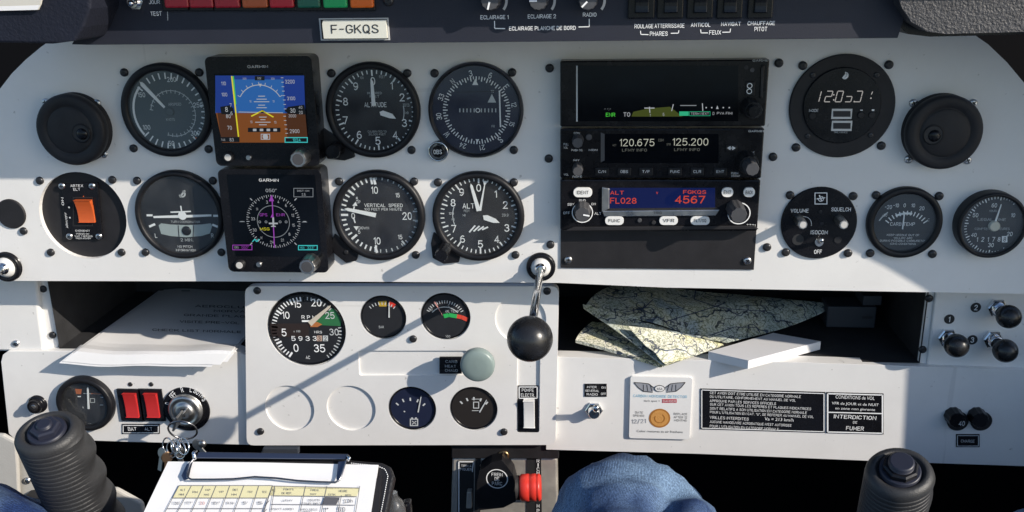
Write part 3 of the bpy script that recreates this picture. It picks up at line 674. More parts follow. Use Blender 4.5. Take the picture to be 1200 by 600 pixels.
# ================================================================== display units
E_SKYT, E_SKY, E_BRN, E_BRND = emat('screen_sky_deep', (26, 60, 150), .66), emat('screen_sky', (44, 108, 186), .66), emat('screen_ground', (140, 78, 22), .66), emat('screen_ground_dark', (84, 46, 14), .66)
E_W, E_CY, E_MG, E_YL, E_GR, E_OR = emat('screen_white', (190, 194, 200), .68), emat('screen_cyan', (60, 185, 185)), emat('screen_magenta', (150, 66, 172), .85), emat('screen_yellow', (205, 195, 40)), emat('screen_green', (70, 190, 60)), emat('screen_orange', (225, 78, 48), .75)
E_WG, E_BK = emat('screen_grey', (120, 125, 130)), emat('screen_black', (4, 5, 8)); E_TEAL = emat('screen_teal', (40, 165, 120))
def display(label, tl, tr, br, bl, scr, h=22):
    c = [at(*p, h) for p in (tl, tr, br, bl)]
    x0 = min(c[0][0], c[3][0]) * .5 + .5 * max(c[0][0], c[3][0]); x1 = .5 * (c[1][0] + c[2][0]); y1 = .5 * (c[0][1] + c[1][1]); y0 = .5 * (c[2][1] + c[3][1])
    t = thing('flight_display', label, 'display', (x0 + x1) / 2, (y0 + y1) / 2, 0, 'square flight displays')
    b = MB(t, h); w2, h2 = (x1 - x0) / 2, (y1 - y0) / 2
    b.prism(rrect(-w2, w2, -h2, h2, 5), 0, h, BLKG); b.build('housing', bevel=2.2, seg=3)
    q = [b.L(*p) for p in scr]; X0 = (q[0].x + q[3].x) / 2; X1 = (q[1].x + q[2].x) / 2; Y1 = (q[0].y + q[1].y) / 2; Y0 = (q[2].y + q[3].y) / 2
    s = MB(t, h + .3); s.mmpoly([(X0, Y0), (X1, Y0), (X1, Y1), (X0, Y1)], h + .3, SCR)
    return t, s, h + .3
t, s, d = display('black square display lit with blue sky and brown ground', (240, 66), (366, 66), (374, 193), (253, 196), ((250, 86), (356, 86), (361, 166), (260, 166)))
b = MB(t, d); b.text('GARMIN', 302, 78, 3.6, INK, w=24, lay=1); b.build('maker_lettering')
s.rect(252.5, 88.5, 356.5, 132.5, E_SKY, 1); s.rect(252.5, 88.5, 356.5, 93, E_SKYT, 2)
s.poly([(253, 132), (355, 133), (360, 167), (260.5, 167)], E_BRN, 1); s.poly([(252.5, 88.5), (253, 132), (276, 132), (273, 88.5)], E_SKYT, 3); s.poly([(332, 89), (334, 132), (358, 132), (356.5, 89)], E_SKYT, 3)
s.poly([(255, 132), (260, 166), (281, 166), (277, 132)], E_BRND, 3); s.poly([(335, 133), (337, 166), (361, 166), (358, 133)], E_BRND, 3)
for tx, x, y in (('110', 262.5, 97.5), ('100', 263.5, 110.5), ('80', 268, 136), ('70', 269.5, 149.5), ('3200', 340, 95.5), ('3100', 341.5, 115), ('2900', 345.5, 153.5)): s.text(tx, x, y, 4.6, E_W, lay=5)
s.path([(272, 89), (280, 160)], 1.6, E_YL, 5); s.path([(274, 89), (277, 122)], 1.1, E_GR, 6)
s.poly([(258.5, 125), (270, 123), (274, 127), (275, 134), (260, 133.5)], E_BK, 5); s.text('8', 266, 128, 6, E_W, lay=6); s.text('7', 271, 123, 4.4, E_W, lay=7); s.text('6', 272, 132.5, 4.4, E_W, lay=7)
s.poly([(334, 129.5), (338, 125), (357, 122.5), (359, 134), (338, 133)], E_BK, 5); s.text('30', 343.5, 129.3, 5.2, E_W, lay=6); s.text('40', 352.5, 125.5, 3.8, E_W, lay=7); s.text('20', 353, 131.5, 3.8, E_W, lay=7); s.text('3000', 343, 135.5, 3.6, E_W, lay=6)
s.arc(306.5, 127, 26.3, 27.2, -60, 60, E_W, 5, 60); s.poly([(305.5, 102), (303.7, 98), (307.3, 98)], E_W, 6); s.ticks(306.5, 127, 27, 30, -60, 60, 8, .7, E_W, 5)
for y, w_ in ((112.5, 8), (116, 12), (119, 18), (123, 8), (126, 12)): s.line(307 - w_ / 2, y, 307 + w_ / 2, y, .9, E_W, 5)
for y, w_ in ((137, 9), (140, 6), (143, 18), (146, 9)): s.line(308.5 - w_ / 2, y, 308.5 + w_ / 2, y, .9, E_W, 5)
s.text('10', 294, 118.5, 2.8, E_W, lay=5); s.text('10', 321, 118.5, 2.8, E_W, lay=5); s.text('10', 295, 142.6, 3.2, E_W, lay=5); s.text('10', 323, 143, 3.2, E_W, lay=5)
s.line(280, 131, 332, 132, .8, E_W, 5); s.path([(295, 136), (308, 129.5), (321, 137)], 1.4, E_YL, 6); s.poly([(308, 128), (303, 132), (313, 132)], E_BK, 6)
s.rect(291, 149.5, 329, 154.5, E_BK, 5)
for i in range(4): s.rect(297 + i * 8, 150.6, 301 + i * 8, 153.4, E_W, 6)
s.disc(311.5, 160, 3.2, E_W, 6, 20); s.frame(306.5, 157, 316.5, 163, .8, E_W, 5)
s.text('TAS', 262, 163.5, 2.6, E_W, lay=5); s.rect(258.5, 160.5, 281, 166.3, E_BK, 4); s.text('83', 272, 163.5, 4, E_W, lay=5); s.rect(334, 160.5, 361, 166.8, E_BK, 4); s.frame(334.5, 161, 360.5, 166.5, 1, E_CY, 5); s.text('1024', 348, 163.8, 4.3, E_CY, lay=5)
s.rect(299, 89, 310.5, 94, E_BK, 5); s.text('NW', 304.5, 91.5, 3.4, E_W, lay=6); s.text('330', 287, 92, 2.4, E_W, lay=5); s.text('300', 320, 92, 2.4, E_W, lay=5)
for i in range(8): s.line(329.5 + i * .5, 91 + i * 5.2, 332.5 + i * .5, 91 + i * 5.2, .7, E_W, 5)
for i in range(6): s.line(332.5 + i * .6, 136 + i * 5, 335.5 + i * .6, 136 + i * 5, .7, E_W, 5)
s.build('screen')
knob_on(t, 'dial_knob', 349, 187, 10.5, 22, 14, STEEL, flute=10, top=GREYP); knob_on(t, 'power_button', 267, 184.5, 6.2, 22, 3, BLK, top=mat('pale_knob_cap', (.6, .58, .55), .3)); knob_on(t, 'round_button', 291, 185, 3.2, 22, 2, STEEL)
t, s, d = display('black square display showing a compass rose with violet arrow', (256, 199), (378, 198), (383, 318), (267, 320), ((266, 205), (370, 204), (376, 300), (277, 301)))
b = MB(t, d); b.text('GARMIN', 315, 211, 3.8, INK, w=23, lay=1); b.build('maker_lettering')
cx, cy = 320.5, 259.5
s.arc(cx, cy, 18.4, 19.1, 0, 360, E_WG, 2); s.ticks(cx, cy, 29.5, 31.5, 0, 360, 72, .55, E_W, 2, every=2, r2=28, w2=.7)
for i, a in enumerate((45, 90, 135, 225, 270, 315)): s.line(cx + 35 * math.sin(rad(a)), cy - 35 * math.cos(rad(a)), cx + 38.5 * math.sin(rad(a)), cy - 38.5 * math.cos(rad(a)), 1, E_W, 2)
for i, tx in enumerate(('N', '3', '4', '6', '12', '15', '8', '21', '24', '30', '33')):
    a = (-52, -18, 14, 38, 72, 100, 128, 154, 184, 246, 278)[i]; s.text(tx, cx + 24 * math.sin(rad(a)), cy - 24 * math.cos(rad(a)), 3.6, E_W, lay=3)
s.text('W', cx - 14, cy + 19, 3.4, E_W, lay=3)
s.line(319, 229, 322, 290, 1.2, E_MG, 4); s.poly([(318.5, 228), (315.5, 235.5), (321.5, 235.5)], E_MG, 5); s.poly([(319.5, 250), (317.5, 254.5), (321.5, 254.5)], E_MG, 5)
s.line(cx, cy - 5, cx + .4, cy + 6, 2, E_W, 5); s.line(cx - 5, cy + 2, cx + 5.5, cy + 2, 1.8, E_W, 5); s.line(cx - 2.4, cy + 5.4, cx + 3, cy + 5.4, 1.2, E_W, 5)
s.text('GPS', 309, 251.5, 3.6, E_MG, lay=3, w=9); s.text('ENR', 329, 251.5, 3.6, E_MG, lay=3, w=10); s.text('MSG', 310.5, 268, 3.6, E_YL, lay=3, w=11)
for x in (304.5, 312, 328.5, 335.5): s.arc(x, 259.8, .9, 1.6, 0, 360, E_WG, 3, 12)
s.text('050\u00b0', 318, 223, 4, E_W, lay=3, w=13); s.frame(344.5, 220.5, 367, 230.5, .7, E_WG, 3); s.text('DIST NM', 355.5, 223.4, 2.3, E_W, lay=3, w=14); s.text('2.5', 356, 227.8, 3, E_W, lay=3)
s.frame(273, 287, 295.5, 292.5, .8, E_MG, 3); s.text('CRS', 277.5, 289.8, 2.5, E_W, lay=3); s.text('050\u00b0', 287.5, 289.8, 3.6, E_MG, lay=3); s.frame(350, 287.5, 372, 292.5, 1, E_CY, 3); s.text('HDG', 354.5, 290, 2.5, E_CY, lay=3); s.text('323\u00b0', 364.5, 290, 3.6, E_CY, lay=3)
s.path([(296, 283), (299, 280), (301, 283), (304, 280)], 1.1, E_CY, 3); s.line(281, 259.5, 287, 259.5, .8, E_WG, 3); s.line(354, 260, 360, 260, .8, E_WG, 3); s.build('screen')
knob_on(t, 'dial_knob', 359.5, 313, 10.5, 22, 16, STEEL, flute=10, top=GREYP); knob_on(t, 'power_button', 280.5, 311, 6.2, 22, 3, BLK, top=mat('pale_knob_cap', (.6, .58, .55), .3)); knob_on(t, 'round_button', 303, 310.5, 3.2, 22, 2, STEEL)

# ================================================================== radio stack
def unit(name, label, cat, x0, y0, x1, y1, h, group=None):
    a, b_ = at(x0, y1, h), at(x1, y0, h)
    t = thing(name, label, cat, (a[0] + b_[0]) / 2, (a[1] + b_[1]) / 2, 0, group)
    b = MB(t, h); b.box(a[0] - t['_o'][0], b_[0] - t['_o'][0], a[1] - t['_o'][1], b_[1] - t['_o'][1], -2, h, BLKG); b.build('faceplate', bevel=1.2, seg=2)
    return t
t = unit('gps_navigator', 'black navigator with a wide dark screen, top of the radio stack', 'gps unit', 656.5, 69.5, 902, 148.5, 13)
s = MB(t, 13.3); s.rect(677, 77, 865, 142, SCR, 1); s.rect(675.2, 77, 677, 142.5, INKG, 0)
s.text('GARMIN', 892, 70.8, 3, INKG, w=20, lay=1)
s.poly([(740, 136.5), (742, 131), (760, 127), (785, 125), (800, 136.5)], emat('screen_olive', (58, 66, 12)), 2); s.text('ENR', 715.5, 134.3, 5, E_GR, lay=3, w=11); s.text('TO', 734.5, 134, 5, E_W, lay=3, w=8); s.text('- -.-', 712, 128.3, 2, E_WG, lay=3)
s.line(755, 126.5, 767, 126.5, 1.1, E_W, 3); s.line(761, 125, 761.5, 132, 1.1, E_W, 3); s.line(789, 122, 787, 130, 1, E_W, 3); s.text('T', 762, 135, 3, E_W, lay=3); s.text('5', 777.5, 134, 3.5, E_W, lay=3)
s.rect(796, 130.5, 807, 135.5, E_TEAL, 3); s.frame(808, 130.7, 832, 135.5, .5, E_TEAL, 3); s.text('TERM NEXT', 820, 133, 3, E_W, lay=4, w=21); s.text('PVA FIMI', 849, 132.5, 3.2, E_W, lay=4, w=18); s.text('D', 836, 132.8, 3.4, E_W, lay=4)
s.line(823, 121, 823.5, 130, 1, E_W, 3); s.line(797, 123.5, 816, 123.5, 1, E_WG, 3)
for x in (827.5, 834, 847.5, 854.5): s.disc(x, 126, .9, E_W, 3, 10)
s.poly([(840.5, 123.5), (839, 127.5), (842, 127.5)], E_W, 3); s.build('screen')
b = MB(t, 13); b.pbox(873, 95, 885, 112.5, 12, 14, BLK); b.build('message_button', bevel=.6); b = MB(t, 14.1); b.arc(878.5, 100.5, 2.3, 3.3, 0, 360, INK, 1, 18); b.arc(878, 107, 2.3, 3.3, 0, 360, INK, 1, 18); b.build('button_symbol')
b = MB(t, 13.2); b.disc(874.5, 79, 2.6, INKB, 1, 16); b.disc(881.5, 82, 2.6, GREYP, 1, 16); b.build('light_sensor')
b = MB(t, 13); b.pbox(889.5, 76, 896, 115, 13, 14.5, BLK); b.rect(891.4, 79, 893.8, 112, INKB, 9); b.build('card_slot', bevel=.8)
knob_on(t, 'tuning_knob', 883, 129.5, 12, 13, 18, BLK, flute=12); knob_on(t, 'inner_knob', 884, 131, 8, 31, 8, BLKG, flute=8)

t = unit('radio', 'black radio showing 120.675 and 125.200, middle of the radio stack', 'radio', 656.5, 150.5, 896, 208.5, 12)
s = MB(t, 12.3); s.rect(706, 157, 842, 191, SCR, 1); s.poly([(704, 155), (708.5, 157), (708.5, 188), (704, 190)], GREYP, 2)
LC = emat('radio_digit_glow', (200, 200, 186), .7); LC2 = emat('radio_digit_dim', (125, 127, 120), .55)
s.text('120.675', 746.5, 166.8, 9, LC, w=41, lay=2, bold=-.006); s.text('125.200', 809, 166, 9, LC, w=42, lay=2, bold=-.006); s.text('COM', 774.5, 164, 3.2, LC2, lay=2); s.text('ACT', 720, 170, 2.4, LC2, lay=2); s.text('STB', 783.5, 169, 2.4, LC2, lay=2); s.text('LFMY INFO', 743.5, 175.8, 3.6, LC2, w=29, lay=2); s.text('LFMY INFO', 805, 175.2, 3.6, LC2, w=30, lay=2); s.build('screen')
b = MB(t, 12.2)
for tx, x, y, w_ in (('COM', 676, 156, 7), ('MON', 695, 175.7, 10), ('NAV', 675.5, 187.5, 7), ('PUSH SQ', 676, 176, 13), ('PULL', 663.5, 169, 6), ('VOL', 663, 173, 5), ('VOL', 663.5, 204.5, 6), ('PUSH ID', 676.5, 207, 11), ('TUNE', 879, 179, 10), ('GARMIN', 886, 153.6, 18), ('PUSH', 861, 203, 8), ('COM/NAV', 862, 206, 10)): b.text(tx, x, y, 2.6, INK, w=w_, lay=1)
b.build('face_lettering')
for i, (tx, x) in enumerate((('C/N', 705.5), ('OBS', 731.5), ('T/F', 757), ('FUNC', 791), ('CLR', 817), ('ENT', 844))):
    b = MB(t, 12); b.pbox(x - 8, 196.5, x + 8, 205.5, 11, 13.5, BLK); z = MB(t, 13.6); z.text(tx, x, 201, 3.4, INK, w=9 if len(tx) == 3 else 11, lay=1); o = b.build('push_button', bevel=.6)
    q = z.build('button_lettering'); q.parent = o
b = MB(t, 12); b.pbox(850, 169, 864, 177.5, 11, 13.5, BLK); o = b.build('push_button', bevel=.6); z = MB(t, 13.6); z.poly([(852, 173.5), (856, 171), (856, 176)], INK, 1); z.poly([(862, 173.5), (858, 171), (858, 176)], INK, 1); z.line(854, 173.5, 860, 173.5, 1, INK, 1); q = z.build('button_lettering'); q.parent = o
knob_on(t, 'volume_knob', 677, 167.5, 7, 12, 16, GREYP, flute=8); knob_on(t, 'volume_knob', 677, 201, 6.5, 12, 16, GREYP, flute=8); knob_on(t, 'monitor_light', 690, 161, 3.8, 12, 1.5, GREYP)
knob_on(t, 'tuning_knob', 878, 194, 13.5, 12, 18, BLK, flute=12); knob_on(t, 'inner_knob', 882, 198.5, 9, 30, 16, GREYP, flute=8)

t = unit('transponder', 'black transponder with orange digits 4567, bottom of the radio stack', 'transponder', 656.5, 211, 891.5, 269.5, 13)
b = MB(t, 13); a = [b.L(*p, 13) for p in ((658, 267), (889, 266), (890, 270.5), (657, 271))]
s = MB(t, 13.2); s.rect(714, 220, 838, 245.5, emat('transponder_backlight', (5, 22, 78), .8), 1)
s.poly([(713.5, 247), (714, 244), (840, 243), (843, 246)], BLKM, 2); s.text('ALT', 723, 225.5, 4.8, E_OR, w=16, lay=3); s.text('FL028', 730.5, 235, 7, E_OR, w=31, lay=3); s.text('4567', 808.5, 233.5, 9.6, E_OR, w=36, lay=3, bold=.012); s.text('FGKQS', 814, 225, 4.8, E_OR, w=27, lay=3); s.text('v', 770, 226, 3, E_OR, lay=3); s.build('screen')
b = MB(t, 13.); q = [b.L(*p) for p in ((705.5, 219), (714, 220.5), (714, 244), (705, 248))]; b.prism([(p.x, p.y) for p in q], 12.5, 15, STEEL, back=True)
q = [b.L(*p) for p in ((706, 246.5), (843, 245), (838, 252), (708, 253))]; b.prism([(p.x, p.y) for p in q], 12.5, 15.5, STEEL, back=True); z = b; o = b.build('screen_surround', bevel=.5)
b = MB(t, 15.7); b.text('TRIG', 770.5, 249.4, 3.0, INKB, w=10, lay=0); b.build('maker_lettering')
b = MB(t, 15); q = [b.L(*p) for p in ((672, 266), (884, 264.5), (889, 268.5), (661, 270.5))]; b.prism([(p.x, p.y) for p in q], 13, 15.5, BLKM, back=True); b.build('lower_lip', bevel=.5)
def pill(t, tx, x, y, w_, h_):
    b = MB(t, 13); a, c = b.L(x - w_ / 2, y + h_ / 2, 15), b.L(x + w_ / 2, y - h_ / 2, 15); b.prism(rrect(a.x, c.x, a.y, c.y, (c.y - a.y) * .46), 12.5, 15.5, WBTN); o = b.build('pill_button', bevel=.5)
    z = MB(t, 15.6); z.text(tx, x, y, h_ * .42, INKB, w=w_ * .62, lay=1); q = z.build('button_lettering'); q.parent = o
for tx, x, y, w_, h_ in (('IDENT', 683, 225.5, 22, 11), ('FUNC', 720, 258.5, 22, 10), ('VFR', 783.5, 258.5, 22, 10), ('FLT/SQ', 820.5, 258.5, 23, 10), ('ENT', 852.5, 225.3, 14, 11), ('BACK', 878, 225.3, 14, 11)): pill(t, tx, x, y, w_, h_)
b = MB(t, 13.2)
for tx, x, y in (('GND', 682.5, 234.8), ('SBY', 669, 239.5), ('ON', 695.5, 239), ('ALT', 700.5, 250), ('OFF', 664, 249.5), ('TT31', 880, 264)): b.text(tx, x, y, 3, INK, w=2.6 * len(tx), lay=1)
b.build('face_lettering')
def ringed(t, px, py, R, hk, label='mode_knob', mk=None):
    b = MB(t, 14.5); b.arc(px, py, R - 1.2, R, 0, 360, INK, 1); b.build('knob_ring'); knob_on(t, label, px, py + 2.5, R - 2.5, 13, hk, GREYP, flute=10, mark=mk)
ringed(t, 682.5, 249, 12.5, 20, mk=(100, INK)); ringed(t, 866, 250, 13.5, 24)
t2 = t
for px, py in ((749.5, 258.5), (766, 261)): knob_on(t, 'light_sensor', px, py, 2.6, 13, 1.4, GREYP if px < 760 else INKB)

a, b_ = at(657, 314, 1.5), at(886.5, 269, 1.5)
t = thing('blank_panel', 'plain black blank plate with two screws under the transponder', 'blank plate', (a[0] + b_[0]) / 2, (a[1] + b_[1]) / 2, 0)
b = MB(t, 1.5); b.box(a[0] - t['_o'][0], b_[0] - t['_o'][0], a[1] - t['_o'][1], b_[1] - t['_o'][1], -1, 1.5, BLKM); b.build('plate'); screws(t, [(666, 305), (876, 306)], SCREW_S, 1.5)
# ================================================================== upper panel sheet
def pts2(o, l, d): return [(at(x, y, d)[0] - o[0], at(x, y, d)[1] - o[1]) for x, y in l]
t = thing('instrument_panel', 'white painted upper panel carrying the round dials and the radio stack', 'panel', 0, 0, 0)
b = MB(t)
out = pts2((0, 0), [(-60, 329), (-60, 190), (-34, 150), (-12, 122), (0, 104), (14, 86), (30, 70), (48, 55), (62, 45), (90, 25), (1085, 20), (1120, 30), (1138, 38), (1158, 52), (1180, 73), (1200, 97), (1222, 128), (1245, 175), (1258, 230), (1260, 345.5), (1090, 342.5), (780, 337), (655, 331.5), (400, 330)], 0)
b.prism(out, -14, 0, WHITE, [circ(u, v, r, 56) for u, v, r in PANEL_HOLES])
b.build('sheet', bevel=1.6, seg=3)
screws(t, [(644, 80), (643, 186), (645, 287), (913, 74), (906, 184), (899, 290)])
# closed tubs behind each dial keep the light out
o = b = MB(t)
for u, v, r in PANEL_HOLES: b.lathe([(r, -13.5), (r, -12.5)], BLKM, u, v, n=24)
b.build('back_covers')

# ================================================================== throttle controls
def throttle(label, base, knob, d, rk):
    u, v = at(*base, 0); t = thing('throttle_lever', label, 'throttle', u, v, 0, 'push-pull throttle rods')
    r = 17 * kx(*base, 0)
    b = MB(t); b.lathe([(r, 0), (r, 3.5), (r * .93, 4.6), (r * .72, 4.6), (r * .70, 3)], BLKG, n=40); b.build('rubber_ring')
    b = MB(t); b.lathe([(r * .68, 2.8), (r * .68, 4.6), (r * .52, 7), (r * .36, 8)], mat('white_nylon_bush', (.72, .71, .69), .35), n=32); b.lathe([(r * .4, 7.5), (r * .36, 11), (r * .28, 12)], CHROME, n=28); b.build('bush')
    P = b.L(*knob, d)
    b = MB(t); b.tube([(0, 0, 6), P * .5 + Vector((0, 0, 3)), P * .97], 3.5, CHROME, n=24); b.build('rod')
    b = MB(t); b.ball(P, rk, mat('black_knob_resin', (.016, .016, .017), .28, bump=.1, bscale=500, rvar=.1, vscale=60), 28); b.build('knob')
throttle('chrome throttle rod with big black ball knob below the radio stack', (634, 312), (621, 397), 150, 27 * kx(621, 397, 150))
u0, v0 = at(9, 312, 0)
throttle('chrome throttle rod leaving the picture at the left edge of the panel', (9, 312), (-110, 398), 150, 16)

# ================================================================== shelf behind the lower panels
VF = at(650, 421, LP)[1]
UL, UR = at(-80, 400, 0)[0], at(1290, 400, 0)[0]
t = thing('glove_shelf', 'long dark open shelf between the upper and lower panels', 'shelf', 0, VF, LP - 4)
def shelfbox(u0, u1):
    b = MB(t); o_ = b.o
    z1, z0 = -2 , -175
    top = at(600, 330, -14)[1] - o_[1]
    b.add([(u0, 0, z1), (u1, 0, z1), (u1, 0, z0), (u0, 0, z0)], [(0, 1, 2, 3)], LINER)
    b.add([(u0, 0, z0), (u1, 0, z0), (u1, top + 8, z0), (u0, top + 8, z0)], [(0, 1, 2, 3)], LINER)
    b.add([(u0, top, z0), (u1, top, z0), (u1, top, 12), (u0, top, 12)], [(0, 1, 2, 3)], LINER)
    for u in (u0, u1): b.add([(u, 0, z1), (u, 0, z0), (u, top, z0), (u, top, z1)], [(0, 1, 2, 3)], LINER)
    b.build('tray', weld=True)
shelfbox(at(64, 400, LP)[0], at(310, 400, LP)[0]); shelfbox(at(640, 400, LP)[0], at(1084, 400, LP)[0])

# side brackets
BD = -45.
u, v = at(20, 410, BD); t = thing('side_bracket', 'white folded bracket at the left end of the shelf', 'bracket', u, v, BD)
b = MB(t); b.prism(pts2(b.o, [(-60, 325), (57, 325), (69, 400), (67, 411), (-60, 412)], BD), -3, 0, WHITE); b.build('bracket', bevel=1.2)
b = MB(t, BD + 7); b.prism(pts2(b.o, [(-60, 325), (43, 325), (46, 366), (52, 411), (-60, 411)], BD + 7), 0, 7, WHITE); b.build('cover', bevel=3, seg=3)
screws(t, [(50, 339), (61, 393)], SCREW_B, BD); screws(t, [(18, 403)], SCREW_S, BD + 7)
KD = -44.
u, v = at(1140, 430, KD); t = thing('knob_bracket', 'white bracket holding three black ball knobs at the right shelf end', 'bracket', u, v, KD)
b = MB(t); b.prism(pts2(b.o, [(1087, 338), (1260, 338), (1260, 433), (1084, 429), (1076, 424)], KD), -3, 0, WHITE); b.build('flange', bevel=1.2)
b = MB(t, KD + 3); b.prism(pts2(b.o, [(1097, 336), (1260, 336), (1260, 434), (1086, 430)], KD + 3), -2, 3, WHITE); b.build('bracket_face', bevel=1.6)
screws(t, [(1089, 350), (1081.5, 410)], SCREW_B, KD)
for tx, x, y in (('1', 1112.5, 374), ('2', 1143.5, 360.3), ('3', 1139.5, 398.3)):
    b = MB(t, KD + 3.4); b.disc(x, y, 6.2, INKB, 0, 24); b.text(tx, x, y, 6.5, INK, lay=1, bold=.02); b.build('number_disc')
for lb, nut, ball in (('black ball knob beside the number 1 disc', (1110, 395), (1121, 405)), ('black ball knob beside the number 2 disc', (1168, 360), (1182, 371)), ('black ball knob beside the number 3 disc', (1163, 397), (1178, 411))):
    u, v = at(*nut, KD + 4); k = kx(*nut, KD + 4); q = thing('pull_knob', lb, 'knob', u, v, KD + 3, 'three black ball pull knobs')
    b = MB(q); b.lathe([(12 * k, 0), (12 * k, 4), (10.5 * k, 5)], CHROME, n=6, smooth=False); b.lathe([(8 * k, 5), (8 * k, 11), (7 * k, 12)], CHROME, n=24); b.build('hexagon_nut')
    P = b.L(*ball, KD + 26); r = 14.5 * kx(*ball, KD + 26)
    b = MB(q); b.tube([(0, 0, 10), P * .8], [4.4, 4.0], BLKG); b.build('shank')
    b = MB(q); b.ball(P, r, mat('black_knob_resin', (.016, .016, .017), .28), 22); b.build('ball')

# ================================================================== lower panels
def lower(name, label, poly, d, thick=16, bev=4.5, holes=()):
    u, v = at(sum(p[0] for p in poly) / len(poly), max(p[1] for p in poly), d); t = thing(name, label, 'panel', u, v, d)
    b = MB(t); b.prism(pts2(b.o, poly, d), -thick, 0, WHITE, holes); b.build('sheet', bevel=bev, seg=4); return t
lower('lower_panel', 'white lower left panel carrying the red switches and the ignition lock', [(1, 424), (3, 416), (9, 411.5), (275, 411), (292, 418), (292, 521.5), (150, 518), (16, 513.5), (10, 508)], LP)
lower('lower_panel', 'long white lower right panel carrying the black placards and the detector card', [(640, 418.5), (655, 418.5), (950, 425), (1250, 435.5), (1250, 548), (1040, 541), (820, 532), (640, 527)], LP, bev=5)
# centre plate with recesses
cc = at(470, 521, CP); ct = thing('centre_console', 'raised white centre panel with the rev counter and four small gauges', 'panel', cc[0], cc[1], CP)
H = []
for x, y, r in ((359, 386, 46), (449, 372, 27), (522, 371, 29.3), (339.5, 478.5, 28.5), (411.5, 478.5, 28.5), (483, 479, 28), (555, 479, 28), (610, 374, 30)):
    u, v = at(x, y, CP); H.append((u - cc[0], v - cc[1], r * kx(x, y, CP)))
hl = [circ(*h, 56) for h in H]
hl.append(rpoly(pts2(cc, [(420, 411), (421, 440), (548, 440), (548, 411)], CP), 3)); hl.append(rpoly(pts2(cc, [(606, 418), (605.5, 507), (632, 507), (633, 418)], CP), 3))
b = MB(ct); ol = rpoly(pts2(cc, [(287, 335.5), (289, 522), (651, 521.5), (655, 335.5)], CP), 8)
b.prism(ol, -9, 0, WHITE, hl); b.build('sheet', bevel=1.5, seg=3)
b = MB(ct); b.prism([((x - 0) * .985, y * .985 + 1) for x, y in ol[::5]], -7, -2.2, WHITE); b.build('backing_sheet')
screws(ct, [(301, 341), (641, 341.5), (305, 506), (484, 397.5), (590.5, 506.5)], SCREW_B, CP)
G0 = CP - 2.2
def small(name, label, x, y, R, **k): return gauge(name, label, x, y, R, d0=G0, front=1.9, dial=.4, rim=.94, bez=BLKG, **k)
t, f = small('rev_counter', 'largest dial of the centre panel, reading RPM to 35 with green wedge', 359, 386, 45.5)
for s_, x, y, h in (('0', 347, 407.5, 9.5), ('5', 333, 389.5, 9), ('10', 335, 369, 9), ('15', 348.5, 356, 9), ('20', 370.5, 354.5, 9), ('25', 386.5, 369.5, 8), ('30', 391.5, 389, 8), ('35', 374.5, 408, 9.5)): f.text(s_, x, y, h, INK if s_ not in ('25', '30') else INKG, sx=.85)
f.ticks(359.5, 387, 35.5, 41, -145, 0, 24, 1.5, INK, 1, every=5, r2=34, w2=2.3); f.ticks(359.5, 387, 37, 41, 0, 145, 24, 1.1, INKG, 1, every=5, r2=35.5, w2=1.6)
f.add([(p.x, p.y, p.z + .3) for p in [f.L(*q) for q in ((366, 379), (390, 361), (399, 366), (400.5, 375), (399, 382), (377, 381))]], [(0, 1, 2, 3, 4, 5)], DGREEN)
f.poly([(362, 378), (364, 383), (372, 383), (378, 380), (372, 377)], mat('brown_orange_paint', (.45, .16, .05), .5), 3); f.rect(316, 379, 362, 395, mat('dial_dark_brown', (.026, .016, .014), .6), 1)
f.text('R P M', 362, 371.5, 4.6, INK, w=17); f.rect(354, 375, 363, 377, INK, 3); f.text('x 100', 348, 388, 2.6, INKG, w=8); f.text('HRS', 373, 389, 3, INK, w=9)
for i, s_ in enumerate('5933'): f.text(s_, 344 + i * 8.3, 396.5, 5.6, INK, sx=1.2)
f.rect(371.5, 393, 377.5, 399.5, mat('orange_grey_wheel', (.55, .38, .30), .5), 3); f.rect(378.5, 393, 384.5, 399.5, INKG, 3); f.text('3', 374.5, 396.3, 5.2, INKB, lay=4); f.text('2', 381.5, 396.3, 5.2, INKB, lay=4); f.text('AC', 361, 418.5, 4, INK); D(f)
bar_needle(t, G0 + 1.0, 363, 379.5, 386, 359.5, 6.5, 2.6, mat('pale_needle_paint', (.62, .55, .45), .5))
t, f = small('fuel_pressure_gauge', 'small dark gauge with yellow block, right of the rev counter', 449, 372, 26.5)
f.poly([(443, 353), (453, 352.5), (453, 359), (444.5, 359)], YEL, 1); f.arc(449, 376, 21, 26, 20, 38, RED, 1); f.ticks(449, 376, 20, 23.5, -40, 40, 8, 1, INKG, 2); f.text('BAR', 447, 383, 3, INKG); D(f)
bar_needle(t, G0 + 1, 456, 372, 456, 355, 1.6, 1.0, INKG)
t, f = small('oil_temperature_gauge', 'small gauge with bright green and red bar, left of the throttle ball', 522, 371, 28.8)
f.path([(520, 370.5), (526, 369), (535.5, 370.5)], 5, GREEN, 2); f.path([(535.5, 370.5), (541, 371.5), (548, 374.5)], 5, mat('bright_red_paint', (.72, .07, .04), .5), 2)
f.ticks(522, 375, 21, 24.5, -60, 60, 16, 1, INKG, 2); f.arc(522, 378, 19, 20, -50, 50, INKG, 2); f.text('OIL TEMP', 530, 364.5, 3, INKG, w=16); f.text('50', 505, 363, 3, INKG); f.text('C', 526, 358, 3, INKG); f.text('VDO', 525, 394, 2.8, INKG); D(f)
needle(t, G0 + 1, [(517, 367), (518.6, 369.5), (510, 353), (508.3, 353.6)], mat('red_white_needle', (.7, .35, .30), .5))
t, f = small('voltmeter', 'small blue-black gauge with a white battery symbol, below the sage knob', 483, 479, 27.5, face=DIALB)
